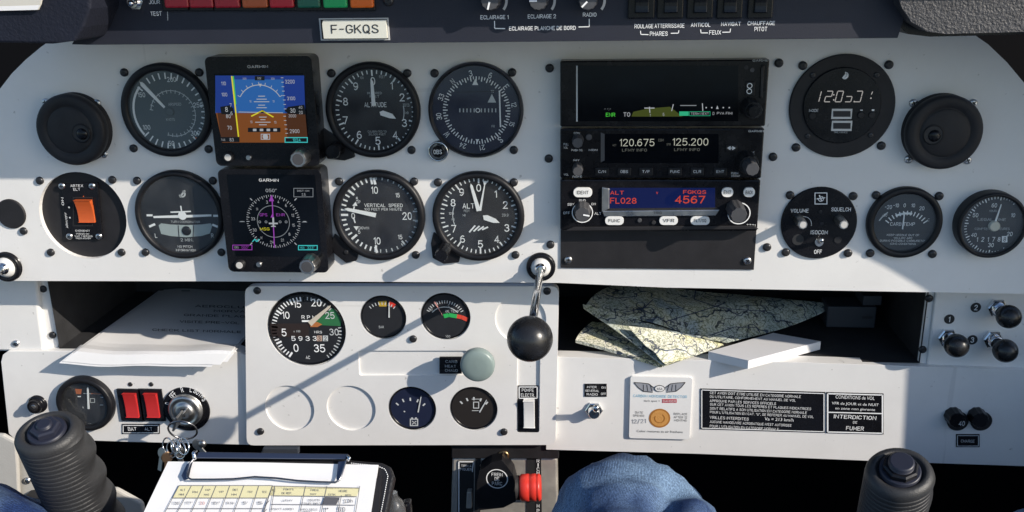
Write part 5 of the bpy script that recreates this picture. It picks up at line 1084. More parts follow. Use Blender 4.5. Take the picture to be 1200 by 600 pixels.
# folded charts on the right
def chart_mat(name, cols):
    M = bpy.data.materials.new(name); M.use_nodes = True; t = M.node_tree; b = t.nodes['Principled BSDF']; b.inputs['Roughness'].default_value = .7
    tc = t.nodes.new('ShaderNodeTexCoord')
    def ramp(src, els):
        r = t.nodes.new('ShaderNodeValToRGB'); e = r.color_ramp.elements
        while len(e) < len(els): e.new(.5)
        for q, (p, c) in zip(e, els): q.position = p; q.color = (*c, 1)
        t.links.new(src, r.inputs['Fac']); return r.outputs['Color']
    def mix(a, b_, f=None, ty='MULTIPLY'):
        x = t.nodes.new('ShaderNodeMix'); x.data_type = 'RGBA'; x.blend_type = ty; x.inputs[0].default_value = 1
        t.links.new(a, x.inputs[6]); t.links.new(b_, x.inputs[7])
        if f is not None: t.links.new(f, x.inputs[0])
        return x.outputs[2]
    n = t.nodes.new('ShaderNodeTexNoise'); n.inputs['Scale'].default_value = 28; n.inputs['Detail'].default_value = 3; t.links.new(tc.outputs['Object'], n.inputs['Vector'])
    base = ramp(n.outputs['Fac'], cols)
    def vlines(scale, w0, w1, col, dist=.0):
        v = t.nodes.new('ShaderNodeTexVoronoi'); v.feature = 'DISTANCE_TO_EDGE'; v.inputs['Scale'].default_value = scale
        d = t.nodes.new('ShaderNodeTexNoise'); d.inputs['Scale'].default_value = 60; t.links.new(tc.outputs['Object'], d.inputs['Vector'])
        ad = t.nodes.new('ShaderNodeMix'); ad.data_type = 'RGBA'; ad.blend_type = 'LINEAR_LIGHT'; ad.inputs[0].default_value = dist
        t.links.new(tc.outputs['Object'], ad.inputs[6]); t.links.new(d.outputs['Color'], ad.inputs[7]); t.links.new(ad.outputs[2], v.inputs['Vector'])
        return ramp(v.outputs['Distance'], [(w0, col), (w1, (1, 1, 1))])
    def contours(scale, mult, lo, hi, col):
        n_ = t.nodes.new('ShaderNodeTexNoise'); n_.inputs['Scale'].default_value = scale; n_.inputs['Detail'].default_value = 4; t.links.new(tc.outputs['Object'], n_.inputs['Vector'])
        m_ = t.nodes.new('ShaderNodeMath'); m_.operation = 'MULTIPLY'; m_.inputs[1].default_value = mult; t.links.new(n_.outputs['Fac'], m_.inputs[0])
        f_ = t.nodes.new('ShaderNodeMath'); f_.operation = 'FRACT'; t.links.new(m_.outputs[0], f_.inputs[0])
        return ramp(f_.outputs[0], [(0, col), (lo, col), (hi, (1, 1, 1)), (1, (1, 1, 1))])
    c = mix(base, contours(22, 22, .10, .2, (.45, .47, .42))); c = mix(c, contours(60, 9, .1, .22, (.55, .58, .5))); c = mix(c, contours(9, 9, .05, .09, (.10, .14, .26)))
    c = mix(c, vlines(150, .03, .07, (.55, .58, .52), .02)); c = mix(c, vlines(22, .012, .024, (.18, .20, .28), .03))
    t.links.new(c, b.inputs['Base Color']); return M
CHART = chart_mat('printed_chart_paper', [(.32, (.36, .43, .41)), (.45, (.54, .58, .53)), (.58, (.58, .57, .42)), (.7, (.38, .45, .48))]); CHARTC = chart_mat('sunlit_cream_chart', [(.32, (.78, .76, .62)), (.45, (.86, .83, .70)), (.58, (.84, .78, .46)), (.7, (.82, .82, .76))]); NAVYI = mat('navy_print', (.02, .03, .10), .6)  # the paler cream mix paints sunlight into the front leaf
t = thing('folded_chart', 'upper folded aeronautical chart leaning out of the right shelf', 'chart', *at(800, 420, LP), LP)
b = MB(t); o_ = Vector(b.o)
c3 = [at3(690, 339, -60), at3(960, 356, -120), at3(848, 404, -12), at3(736, 384, -8)]
c3 = [at3(720, 330, -140), at3(990, 358, -140), at3(852, 404, -66), at3(683, 355, -72)]
def soft(s, t, k=.16):
    x, y = 2 * s - 1, 2 * t - 1; return ((x * math.sqrt(1 - k * y * y / 2) + 1) / 2, (y * math.sqrt(1 - k * x * x / 2) + 1) / 2)
def cm(s, tt):
    s, tt = soft(s, tt); return bil(c3, s, tt) - o_ + Vector((0, 5 * math.sin(PI * s) * math.sin(PI * tt) + 1.1 * math.sin(9 * s + 4 * tt) + .7 * math.sin(14 * s - 6 * tt), 1.5 * math.sin(5 * s + 1)))
grid_sheet(b, cm, 20, 16, CHART, Vector((0, 1.2, 0))); b.build('folded_sheet')
b = MB(t); q = [at3(683, 355.5, -52), at3(842, 405.5, -14), at3(777, 428, LP + 22), at3(716, 385, LP + 8)]
q = [at3(684, 356, -50), at3(735, 381, -14), at3(776, 428, LP + 20), at3(700, 372, -30)]
def fm(s, tt): return bil([at3(683, 355.5, -71), at3(848, 403.5, -63), at3(778, 428, LP + 14), at3(684, 360, -68)], s, tt) - o_ + Vector((0, -.8 + 1.2 * math.sin(PI * s) * tt, 0))
grid_sheet(b, fm, 16, 10, CHART, Vector((0, 1.0, .3))); b.build('folded_flap')
T3 = [at3(733, 381, -46), at3(853, 403.5, -58), at3(779, 428, -19), at3(757, 405, -31)]
b = MB(t); grid_sheet(b, lambda s_, t_: bil(T3, *soft(s_, t_, .2)) - o_ + Vector((0, 1.6 * math.sin(PI * s_) + .5 * math.sin(7 * s_ + 5 * t_), 0)), 16, 12, CHARTC, Vector((0, .8, .3))); b.build('sunlit_cream_leaf')  # pale leaf standing in for the sunlit triangle of the chart
f = Warp(t, lambda x, y: atv(x, y, 0)); 
def onc(s, tt): return cm(s, tt) + Vector((0, .5, .15))
b = MB(t)
for pl in ([(.35, .0), (.45, .35), (.62, .5), (.55, .95)], [(.5, .0), (.62, .4), (.62, .5)], [(.1, .1), (.2, .5), (.12, .62), (.02, .55)], [(.72, .05), (.82, .4), (.7, .5), (.62, .5)], [(.25, .95), (.33, .8), (.30, .55)], [(.85, .95), (.86, .75), (.93, .66), (.99, .72)]):
    pp = [onc(*p) for p in pl]
    for a_, c_ in zip(pp, pp[1:]):
        n = (c_ - a_).cross(Vector((0, 1, .4))).normalized() * .55; b.add([a_ + n, a_ - n, c_ - n, c_ + n], [(0, 1, 2, 3)], NAVYI)
b.build('route_lines')
t = thing('folded_chart', 'lower folded chart, mostly hidden beneath the upper one', 'chart', *at(720, 425, LP), LP)
b = MB(t); o_ = Vector(b.o); c4 = [at3(692, 376, -95), at3(810, 396, -90), at3(776, 428.8, LP + 8), at3(672, 398, LP - 12)]
grid_sheet(b, lambda s, tt: bil(c4, *soft(s, tt)) - o_ + Vector((0, 1.5 * math.sin(PI * s), 0)), 12, 10, CHARTC, Vector((0, 3.5, .6))); b.build('folded_sheet')
t = thing('booklet', 'thick white booklet lying beside the charts on the right shelf', 'booklet', *at(880, 430, LP), LP)
b = MB(t); o_ = Vector(b.o)
A = [at3(828, 412, LP + 4), at3(877, 423, LP + 26), at3(962, 401, LP + 4), at3(905, 389, LP - 26)]
A = [atv(830, 413, FLOOR + 9), atv(877, 423.5, FLOOR + 9), atv(962, 401, FLOOR + 9), atv(906, 391, FLOOR + 9)]
top = [p - o_ for p in A]; bot = [p - Vector((0, 8, 0)) for p in top]; b.hexa(top[::-1], bot[::-1], PAPER); b.build('pages', bevel=.3)
b = MB(t); b.hexa([p + Vector((0, .9, 0)) for p in top][::-1], [p + Vector((0, .2, 0)) for p in top][::-1], mat('booklet_cover', (.80, .80, .82), .4)); b.build('cover')
# dark box at the back of the shelf
t = thing('electronics_box', 'dark grey box at the back of the right shelf', 'box', *at(1000, 384, -120), -120)
b = MB(t, -120); b.pbox(968, 360, 1028, 384, -30, 0, mat('charcoal_box', (.035, .04, .05), .6)); b.build('box', bevel=1.5)
b = MB(t, -119); b.pbox(1011, 347, 1034, 358, -28, 1, mat('charcoal_box', (.035, .04, .05), .6)); b.rect(1010, 370, 1022, 373, INKB, 6); b.build('connector', bevel=.8)

# ================================================================== footwell and side lining
def quad(name, pts, m):
    b = MB(); b.add(pts, [(0, 1, 2, 3)], m); o = b.build(name); o['kind'] = 'structure'; return o
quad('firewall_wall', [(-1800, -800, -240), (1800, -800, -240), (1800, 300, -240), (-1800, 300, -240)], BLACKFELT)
BLOCKC = mat('dark_block_cloth', (.05, .05, .055), .9, bump=.3, bscale=300)
b = MB(); b.box(-560, 600, -520, -20, 1150, 1230, BLOCKC); o = b.build('rear_light_block', bevel=20); o['kind'] = 'structure'  # unseen block added behind the camera to hold back horizon light
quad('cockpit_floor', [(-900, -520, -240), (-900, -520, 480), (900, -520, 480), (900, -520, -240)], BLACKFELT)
b = MB(); b.box(-540, 580, -420, -300, 480, 1150, mat('beige_bounce_cloth', (.42, .39, .35), .9, bump=.3, bscale=300)); o = b.build('bounce_bench', bevel=25); o['kind'] = 'structure'  # unseen bench added to bounce sunlight up onto the panel
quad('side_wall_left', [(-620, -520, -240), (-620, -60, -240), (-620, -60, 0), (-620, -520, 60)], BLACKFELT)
quad('side_wall_right', [(640, -520, -240), (640, -75, -240), (640, -75, 420), (640, -520, 420)], BLACKFELT)  # unseen wall, run forward to put the right knee in shade
t = thing('side_lining', 'beige side lining at the lower left edge beside the black grip', 'lining', *at(10, 600, 30), 0)
b = MB(t, 30); b.prism(pts2(b.o, [(-60, 505), (3, 510), (18, 518), (20, 545), (24, 640), (-60, 640)], 30), 26, 30, LINING); b.build('lining', bevel=2)
b = MB(t, 22); b.prism(pts2(b.o, [(17, 520), (26, 531), (40, 540), (48, 640), (20, 640)], 22), 19, 22, LINING); b.build('edge_strip', bevel=1); screws(t, [(31, 564)], SCREW_S, 22)
b = MB(t, 40); b.prism(pts2(b.o, [(24, 586), (46, 583), (48, 590), (26, 594)], 40), 20, 40, BLKM); b.build('latch', bevel=.6)
t = thing('floor_bracket', 'beige metal wedge on the dark floor right of the left grip', 'bracket', *at(140, 620, 120), 80)
b = MB(t, 120); b.prism(pts2(b.o, [(126, 574), (135, 573), (166, 590), (176, 640), (118, 640)], 120), 36, 40, LINING); b.build('wedge', bevel=2)

# ================================================================== centre pedestal
PZ = -42.
t = thing('centre_pedestal', 'steel pedestal with black slots below the white centre panel', 'pedestal', *at(590, 620, PZ), -60)
b = MB(t, PZ); b.prism(pts2(b.o, [(530, 537), (653, 537), (655, 680), (526, 680)], PZ), 0, 60 + PZ, ALU); b.build('front_plate', bevel=2)
b = MB(t, PZ + 4); b.prism(pts2(b.o, [(529, 510), (655, 510), (655, 538), (529, 537.5)], PZ + 4), 0, 64 + PZ, BLKM); b.build('shadow_band', bevel=1)  # black strip painting in the shadow below the white centre panel
b = MB(t, PZ + .6); b.prism(pts2(b.o, [(536.5, 540), (555.5, 540), (554, 680), (534.5, 680)], PZ + .6), 60 + PZ - 1, 60.6 + PZ, INKB)
b.build('trim_slot')
b = MB(t, PZ + 1.2); b.path([(537.5, 600 + 60), (537.8, 541), (554.8, 541)], 1.4, INK); b.line(554.8, 541, 553.5, 553, 1, INK); b.text('TRIM A', 546.5, 545.8, 3, INK, w=12, lay=1); b.text('PIQUER', 546.3, 550, 3, INK, w=14, lay=1); b.build('trim_lettering')
b = MB(t, PZ + 8); b.prism(pts2(b.o, [(547, 577), (553, 577), (553, 596), (546, 596)], PZ + 8), 60 + PZ, 68 + PZ, ALU); b.build('trim_lever', bevel=.8)
b = MB(t, PZ + .6); b.prism(pts2(b.o, [(557, 537.5), (563.5, 537.5), (562, 680), (554.5, 680)], PZ + .6), 60 + PZ - 1, 60.6 + PZ, INKB); b.build('dark_seam')
b = MB(t, PZ + .6); b.prism(pts2(b.o, [(617, 538), (627, 538), (628, 680), (616, 680)], PZ + .6), 60 + PZ - 1, 60.6 + PZ, INKB); b.build('mixture_slot')
b = MB(t, PZ + .8); b.prism(pts2(b.o, [(627, 537.5), (634, 537.5), (636, 680), (628, 680)], PZ + .8), 60 + PZ - 1, 60.8 + PZ, BLKM); b.build('mixture_scale')
b = MB(t, PZ + 1.1)
for tx, y in (('R', 540), ('I', 544.8), ('C', 549.6), ('H', 554), ('M', 592.5), ('P', 598.5)): b.text(tx, 630.6, y, 4.2, INK, w=3.4 if tx != 'I' else 1.2, lay=1)
b.build('mixture_lettering')
u, v = at(590, 534, PZ + 4); t = thing('brass_eyelet', 'small brass ring at the top of the steel pedestal', 'ring', u, v, PZ)
b = MB(t); 
k = kx(590, 534, PZ); b.lathe([(6.8 * k, 0), (6.8 * k, 5), (6.2 * k, 5.8), (4.6 * k, 5.8), (4.4 * k, 2)], mat('brass_ring', (.55, .36, .18), .3, metal=1), n=32); b.lathe([(4.5 * k, 3), (4.5 * k, 4)], INKB, n=24); b.build('ring')
PK = PZ + 22.
t = thing('parking_brake', 'black parking brake handle with FREIN DE PARC printed in a white circle', 'brake handle', *at(583, 575, PK), PZ)
b = MB(t, PK); ol = [(562, 552), (575, 543), (588, 539.5), (593, 545), (601, 556), (604, 568), (602, 576), (608, 579), (604, 588), (590, 595), (572, 597), (562, 598), (558, 585), (559, 565)]
b.prism(pts2(b.o, ol, PK), 2, PK - PZ, BLK); b.build('handle', bevel=4, seg=4)
b = MB(t, PK + .3); b.arc(582.5, 561, 11.6, 12.8, 0, 360, INK, 1); 
for tx, y, w_ in (('FREIN', 556, 13), ('DE', 561.2, 5.5), ('PARC', 566.4, 12)): b.text(tx, 582.5, y, 4.4, INK, w=w_, lay=1, bold=.004)
b.build('lettering')
b = MB(t); P0, P1 = b.L(563, 546, PZ + 4), b.L(588, 538, PZ + 6); b.tube([P0, P1], 1.5, STEEL); P0, P1 = b.L(589, 536, PZ + 6), b.L(588.5, 544, PZ + 20); b.tube([P0, P1], 1.8, STEEL); b.build('link_rod')
t = thing('mixture_lever', 'red ribbed mixture knob on the right of the steel pedestal', 'lever', *at(621, 571, PZ + 32), PZ)
b = MB(t); L0, L1 = b.L(608.5, 571.5, PZ + 36), b.L(634, 571, PZ + 36); axx = (L1 - L0); ln = axx.length; axx = axx.normalized(); s1 = Vector((0, 0, 1)); s1 = (s1 - axx * s1.dot(axx)).normalized(); s2 = axx.cross(s1)
r = 15.8 * kx(621, 571, PZ + 36); REDK = mat('red_lever_plastic', (.72, .045, .03), .35, rvar=.06)
b.lathe([(r * .3, 0), (r * .85, .6), (r, 2.4), (r, ln * .46), (r * .94, ln * .5), (r, ln * .54), (r, ln * .78), (r * .95, ln * .82), (r, ln * .86), (r, ln - 1.6), (r * .88, ln), (.01, ln + .2)], REDK, n=40, ax=(s1, s2, axx, L0), caps=False); b.build('knob')
b = MB(t); b.tube([b.L(622, 585, PZ), (L0 + L1) / 2], 3, STEEL); b.build('arm')
b = MB(t); b.lathe([(r * .9, -3), (r * .9, .3)], BLKM, n=32, ax=(s1, s2, axx, L0)); b.build('collar')

# ================================================================== control grips
def grip(label, top, bot, dt, db, R, fin, rib):
    P0, P1 = at3(*top, dt), at3(*bot, db); t = thing('control_grip', label, 'control stick', P1.x, P1.y, P1.z, 'ribbed control stick grips')
    o_ = Vector(org(t)); axx = (P1 - P0).normalized(); fr = Vector((0, 0, 1)); fr = (fr - axx * fr.dot(axx)).normalized(); sd = fr.cross(axx)
    b = MB(t); n = 72; vs = []; fs = []; L = 190; rows = []
    s = 0.
    prof = [(3.5, 0.02), (3.5, .66), (.8, .69), (0, .75), (.5, .84), (2.2, .94), (4.5, .99), (7, 1.0)]
    q = 7.5
    while q < L: prof.append((q, None)); q += .36
    for s, rr in prof:
        for i in range(n):
            a = 2 * PI * i / n; ca, sa = math.cos(a), math.sin(a)          # ca along fr (towards pilot), sa along sd
            base = rr if rr is not None else 1.0 + .0007 * (s - 7)
            e = 1 + .10 * (math.cos(a - fin[0]) ** 2)
            rad_ = R * base * e
            if rr is None:
                wgt = max(0, min(1, 1.6 * math.cos(a - rib) + .35)) * min(1, (s - 7) / 3)
                rad_ += 1.9 * wgt * (min(1, 2.6 * abs(math.sin(PI * s / 4.3))) - 1)
                wf = max(0, math.cos(a - fin[0])) ** 4
                rad_ += fin[1] * wf * (.5 - .5 * math.cos(2 * PI * (s - 14) / 27))
            vs.append(P0 - o_ + axx * s + fr * (rad_ * ca) + sd * (rad_ * sa))
    for j in range(len(prof) - 1):
        for i in range(n): k = (i + 1) % n; fs.append((j * n + i, (j + 1) * n + i, (j + 1) * n + k, j * n + k))
    b.add(vs, fs, RUBBER, True); b.build('grip', weld=True)
    up = -axx; F3 = (fr, fr.cross(up) * -1, up, P0 - o_)
    F3 = (fr, up.cross(fr), up, P0 - o_)
    return t, F3, R
t, F3, R = grip('black ribbed control stick grip at the lower left', (54, 503), (140, 690), 235, 165, 20.8, (1.9, 3.5), -.5)
b = MB(t); b.lathe([(R * .64, -3.4), (R * .64, -1), (R * .58, 0)], RUBD, n=40, ax=F3); b.lathe([(R * .52, -1), (R * .50, 3), (R * .42, 4)], RUBD, n=6, ax=F3, smooth=False); b.lathe([(R * .26, 3), (R * .26, 5.5), (R * .2, 6.3)], RUBD, n=24, ax=F3); b.build('thumb_button')
t, F3, R = grip('black ribbed control stick grip at the lower right', (1055, 550), (1022, 720), 235, 165, 20.8, (1.9, 2.0), -.6)
b = MB(t); b.lathe([(R * .64, -3.4), (R * .64, 0), (R * .6, .8)], RUBD, n=40, ax=F3); b.lathe([(R * .56, .5), (R * .56, 4), (R * .5, 5)], BLKG, n=8, ax=F3, smooth=False); b.lathe([(R * .40, 4.6), (R * .40, 8), (R * .34, 9)], RUBD, n=32, ax=F3); b.build('thumb_button')

# ================================================================== kneeboard
KP = [at3(px, py, 222 + (py - 540) * .55) for px, py in ((196, 540), (443, 542), (300, 600))]
KN = (KP[1] - KP[0]).cross(KP[2] - KP[0]).normalized()
if KN.z < 0: KN = -KN
def kb(px, py):
    r_ = ray(px, py); r_ = Vector((r_.x, r_.z, -r_.y)); c_ = Vector((CAMP.x, CAMP.z, -CAMP.y))
    return c_ + r_ * ((KP[0] - c_).dot(KN) / r_.dot(KN))
t = thing('kneeboard', 'black stitched kneeboard folder on the pilot\'s lap', 'kneeboard', *tuple(kb(310, 640)))
def slab_px(t, fn, pts, th, m, name, bevel=0., drop=0.):
    b = MB(t); o_ = Vector(b.o); q = [fn(*p) - o_ - Vector((0, drop * .75, drop * .65)) for p in pts]; r = [p - Vector((0, th * .75, th * .65)) for p in q]; n = len(q)
    b.add(q + r, [tuple(reversed(range(n)))] + [tuple(n + i for i in range(n))] + [(i, (i + 1) % n, (i + 1) % n + n, i + n) for i in range(n)], m)
    o = b.build(name, bevel=bevel, weld=True); return o
LEA = mat('black_leather', (.016, .015, .016), .45, bump=.4, bscale=500, var=.2)
slab_px(t, kb, [(210, 538), (405, 536.5), (446, 540), (457, 545), (460.5, 556), (444, 640), (170, 640), (200, 560)], 9, LEA, 'folder', bevel=1.5, drop=4)
b = MB(t); o_ = Vector(b.o)
pth = [(410, 541), (440, 544), (450, 548), (453.5, 556), (449, 580), (440, 625)]; n = 46
tot = [0]
for a_, c_ in zip(pth, pth[1:]): tot.append(tot[-1] + math.hypot(c_[0] - a_[0], c_[1] - a_[1]))
def along(pth, tot, s):
    for i in range(len(pth) - 1):
        if s <= tot[i + 1]: f_ = (s - tot[i]) / (tot[i + 1] - tot[i]); return (pth[i][0] + (pth[i + 1][0] - pth[i][0]) * f_, pth[i][1] + (pth[i + 1][1] - pth[i][1]) * f_)
    return pth[-1]
for i in range(n):
    s0 = tot[-1] * i / n; a_, c_ = along(pth, tot, s0), along(pth, tot, s0 + tot[-1] / n * .5); b.tube([kb(*a_) - o_ - Vector((0, 2.6, 2.4)), kb(*c_) - o_ - Vector((0, 2.6, 2.4))], .35, INK, n=6)
b.build('stitching')
ex = slab_px(t, kb, [(446, 556), (440, 640), (425, 640), (437, 562)], 2, BLKM, 'pen_loop', drop=2)
p = thing('form_sheet', 'white form with a yellow-headed table clipped to the kneeboard', 'paper', *tuple(kb(310, 640)))
slab_px(p, kb, [(196, 540), (300, 541), (443, 544), (428, 640), (148, 640)], 1.2, PAPER, 'sheets', drop=1.5)
f = Warp(p, lambda x, y: kb(x, y) - Vector((0, .6, .5)))
YP = mat('pale_yellow_print', (.74, .68, .40), .7); LN = mat('grey_ink_line', (.16, .16, .17), .7); RPK = mat('red_ink', (.55, .2, .18), .7)
def X(col, y): return col[0] + (col[1] - col[0]) * (y - 569) / 31
cols = [(209.5, 193), (224, 207.5), (238, 224), (253, 240), (269, 258), (285.5, 274), (303, 293.5), (319, 309)]
f.poly([(X(cols[0], 569), 569), (X(cols[0], 583), 583), (X(cols[-1], 583), 583), (X(cols[-1], 569), 569)], YP, 1)
for c_ in cols: f.line(X(c_, 568.5), 568.5, X(c_, 630), 630, .8, LN, 2)
for y in (568.5, 583, 595.5, 608): f.line(X(cols[0], y), y, X(cols[-1], y), y, .8, LN, 2)
hd = (('ALT', 'MINI'), ('RM', ''), ('CAP', 'MAG'), ('VP', ''), ('DIST', 'NM'), ('TSV', ''), ('TEC', ''))
for i in range(7):
    xm = (X(cols[i], 576) + X(cols[i + 1], 576)) / 2; f.text(hd[i][0], xm + 1, 573.5 if hd[i][1] else 576, 2.6, LN, w=6, lay=2)
    if hd[i][1]: f.text(hd[i][1], xm - .5, 579, 2.6, LN, w=6, lay=2)
    for y, row in ((589, ('1 200', '177\u00b0', '23', '151\u00b0', '9 NM', '5\'', '5')), (602, ('1 500', '248\u00b0', '36', '231\u00b0', '12 NM', '8\'', '13'))):
        f.text(row[i], (X(cols[i], y) + X(cols[i + 1], y)) / 2, y, 3.6, LN if i != 2 else RPK, w=9 if len(row[i]) > 3 else 6, lay=2)
f.poly([(319.5, 569), (316, 580), (321, 580), (323, 572), (420, 572.5), (421.5, 571.5)], YP, 1)
f.poly([(319, 569), (318, 572.5), (316, 580), (418, 581), (421.5, 571.5)], YP, 1)
for y, x0, x1 in ((569, 319, 421.5), (580.5, 321, 417.5), (590.5, 318, 416), (600.5, 316, 414)): f.line(x0, y, x1, y + (2.4 if y < 570 else 1), .8, LN, 2)
for a_, c_ in ((319, 301), (322, 314), (358, 347), (383, 372), (421.5, 413.5), (400, 392)): f.line(a_, 569 if a_ != 400 else 580, c_, 620, .8, LN, 2)
f.poly([(380.5, 582), (377, 590.5), (394, 591), (398, 582.4)], mat('grey_ink_block', (.10, .10, .11), .7), 2)
for tx, x, y, w_ in (('POINTS', 338, 573, 12), ('DE REP.', 336, 577.5, 12), ('FREQ.', 369, 574, 10), ('NAV', 367, 578.5, 7), ('HEURE', 402, 575, 10), ('ESTIM.', 389, 579, 9), ('REEL.', 409, 580, 9), ('LFMY', 337, 586, 12), ('PONT NORD', 331, 596, 26), ('120.675', 368, 585.5, 14), ('TOUR 118.1', 364, 589.5, 22), ('INFO 125.2', 362, 596.5, 20), ('INFO', 360, 599.3, 10)): f.text(tx, x, y, 2.6, LN, w=w_, lay=2)
f.text('2.3h', 408, 586.5, 4.5, LN, w=10, lay=2, rot=-6); f.text('1\u00b0', 382, 597, 5.5, LN, w=6, lay=2); f.text('50', 400, 596.5, 5.5, LN, w=9, lay=2)
f.path([(313, 588), (310.5, 592), (315.5, 586)], .8, LN, 2); f.path([(310, 598), (307.5, 602), (312.5, 596)], .8, LN, 2); f.build('print')
# wire clip
def kc(px, py, up=0.): return kb(px, py) + Vector((0, up * .75, up * .65))
t = thing('wire_clip', 'polished steel spring clip holding the form to the kneeboard', 'clip', *tuple(kc(320, 536)))
b = MB(t); o_ = Vector(b.o); A = [kc(x, y, u_) - o_ for x, y, u_ in ((234, 531, 3), (409, 533.5, 3), (408, 539.5, 3), (231, 538, 3))]; b.hexa(A[::-1], [q - Vector((0, 2, 2)) for q in A][::-1], mat('blue_steel', (.16, .18, .24), .28, metal=.9)); b.build('clip_bar', bevel=.5)
w_ = [(233, 534), (230, 538), (224, 545), (221, 555), (221.5, 561), (226, 563.5), (250, 563.5), (275, 563), (300, 560.5), (325, 562), (350, 565), (375, 566.5), (394, 567), (399, 564), (402, 556), (406, 543), (408, 536)]
b = MB(t); b.tube([kc(x, y, 3.2) - o_ for x, y in w_], .75, mat('dark_steel_wire', (.25, .25, .27), .25, metal=1), n=10); b.build('wire_loop')
for pl in ([(219.5, 545), (227, 541), (224, 552), (222, 562), (216.5, 564), (213.5, 558)], [(397, 542), (405, 541), (401, 556), (397, 566), (394.5, 562)]):
    b = MB(t); q = [kc(x, y, 1.5) - o_ for x, y in pl]; b.add(q, [tuple(reversed(range(len(q))))], mat('blue_steel', (.16, .18, .24), .28, metal=.9)); b.build('side_tab')
b = MB(t); b.tube([kc(232, 530, 3) - o_, kc(229, 533, 4) - o_, kc(230, 540, 3) - o_], 1.4, CHROME, n=10); b.tube([kc(408, 536, 3) - o_, kc(410.5, 538.5, 3) - o_, kc(408, 541, 2) - o_], 1.2, CHROME, n=10); b.build('end_loops')
b = MB(t); A = [at3(x, y, 190) - o_ for x, y in ((308, 525), (350, 525), (350, 533), (305, 533))]; b.hexa(A[::-1], [q - Vector((0, 0, 4)) for q in A][::-1], mat('charcoal_box', (.035, .04, .05), .6)); b.build('buckle', bevel=1)
t = thing('plastic_bottle', 'small clear plastic bottle neck right of the kneeboard', 'bottle', *at(463, 640, 190), 190)
CLR = mat('milky_clear_plastic', (.22, .22, .22), .2); CLR.node_tree.nodes['Principled BSDF'].inputs['Transmission Weight'].default_value = .7
b = MB(t); P = at3(461, 577, 195); o_ = Vector(b.o); b.lathe([(3, 0), (3.4, -3), (3.2, -4), (6.5, -8), (8.5, -14), (9, -22), (9, -60)], CLR, n=32, ax=(Vector((1, 0, 0)), Vector((0, 0, 1)), Vector((0, 1, 0)), P - o_)); b.build('bottle')
t = thing('black_buckle', 'small dark strap buckle beside the clear plastic bottle', 'buckle', *at(480, 640, 190), 190)
b = MB(t, 190); b.prism(pts2(b.o, [(470, 592), (480, 590), (483, 640), (466, 640)], 190), -8, 0, BLKG); b.build('buckle', bevel=2)

# ================================================================== people: only the jeans show
def denim():
    M = bpy.data.materials.new('blue_denim'); M.use_nodes = True; t = M.node_tree; b = t.nodes['Principled BSDF']; b.inputs['Roughness'].default_value = .85; b.inputs['Specular IOR Level'].default_value = .2
    tc = t.nodes.new('ShaderNodeTexCoord'); mp = t.nodes.new('ShaderNodeMapping'); mp.inputs['Rotation'].default_value = (0, 0, rad(38)); t.links.new(tc.outputs['UV'], mp.inputs['Vector'])
    n = t.nodes.new('ShaderNodeTexNoise'); n.inputs['Scale'].default_value = 11; n.inputs['Detail'].default_value = 4; t.links.new(tc.outputs['Object'], n.inputs['Vector'])
    r = t.nodes.new('ShaderNodeValToRGB'); e = r.color_ramp.elements; e[0].position = .36; e[0].color = (.016, .036, .115, 1); e[1].position = .66; e[1].color = (.19, .29, .42, 1); t.links.new(n.outputs['Fac'], r.inputs['Fac'])
    w = t.nodes.new('ShaderNodeTexWave'); w.wave_type = 'BANDS'; w.bands_direction = 'X'; w.inputs['Scale'].default_value = 340; w.inputs['Distortion'].default_value = 3.5; w.inputs['Detail'].default_value = 2; w.inputs['Detail Scale'].default_value = 3; t.links.new(mp.outputs[0], w.inputs['Vector'])
    n2 = t.nodes.new('ShaderNodeTexNoise'); n2.inputs['Scale'].default_value = 750; t.links.new(tc.outputs['Object'], n2.inputs['Vector'])
    def mm(a, c, lo, hi):
        q = t.nodes.new('ShaderNodeMapRange'); q.inputs[3].default_value = lo; q.inputs[4].default_value = hi; t.links.new(c, q.inputs[0])
        x = t.nodes.new('ShaderNodeMix'); x.data_type = 'RGBA'; x.blend_type = 'MULTIPLY'; x.inputs[0].default_value = 1; t.links.new(a, x.inputs[6]); t.links.new(q.outputs[0], x.inputs[7]); return x.outputs[2]
    c = mm(r.outputs['Color'], w.outputs['Fac'], .6, 1.35); c = mm(c, n2.outputs['Fac'], .1, 1.9); t.links.new(c, b.inputs['Base Color'])
    bp = t.nodes.new('ShaderNodeBump'); bp.inputs['Strength'].default_value = .35; bp.inputs['Distance'].default_value = .0006; t.links.new(w.outputs['Fac'], bp.inputs['Height']); t.links.new(bp.outputs[0], b.inputs['Normal'])
    return M
DENIM = denim()
from mathutils import noise
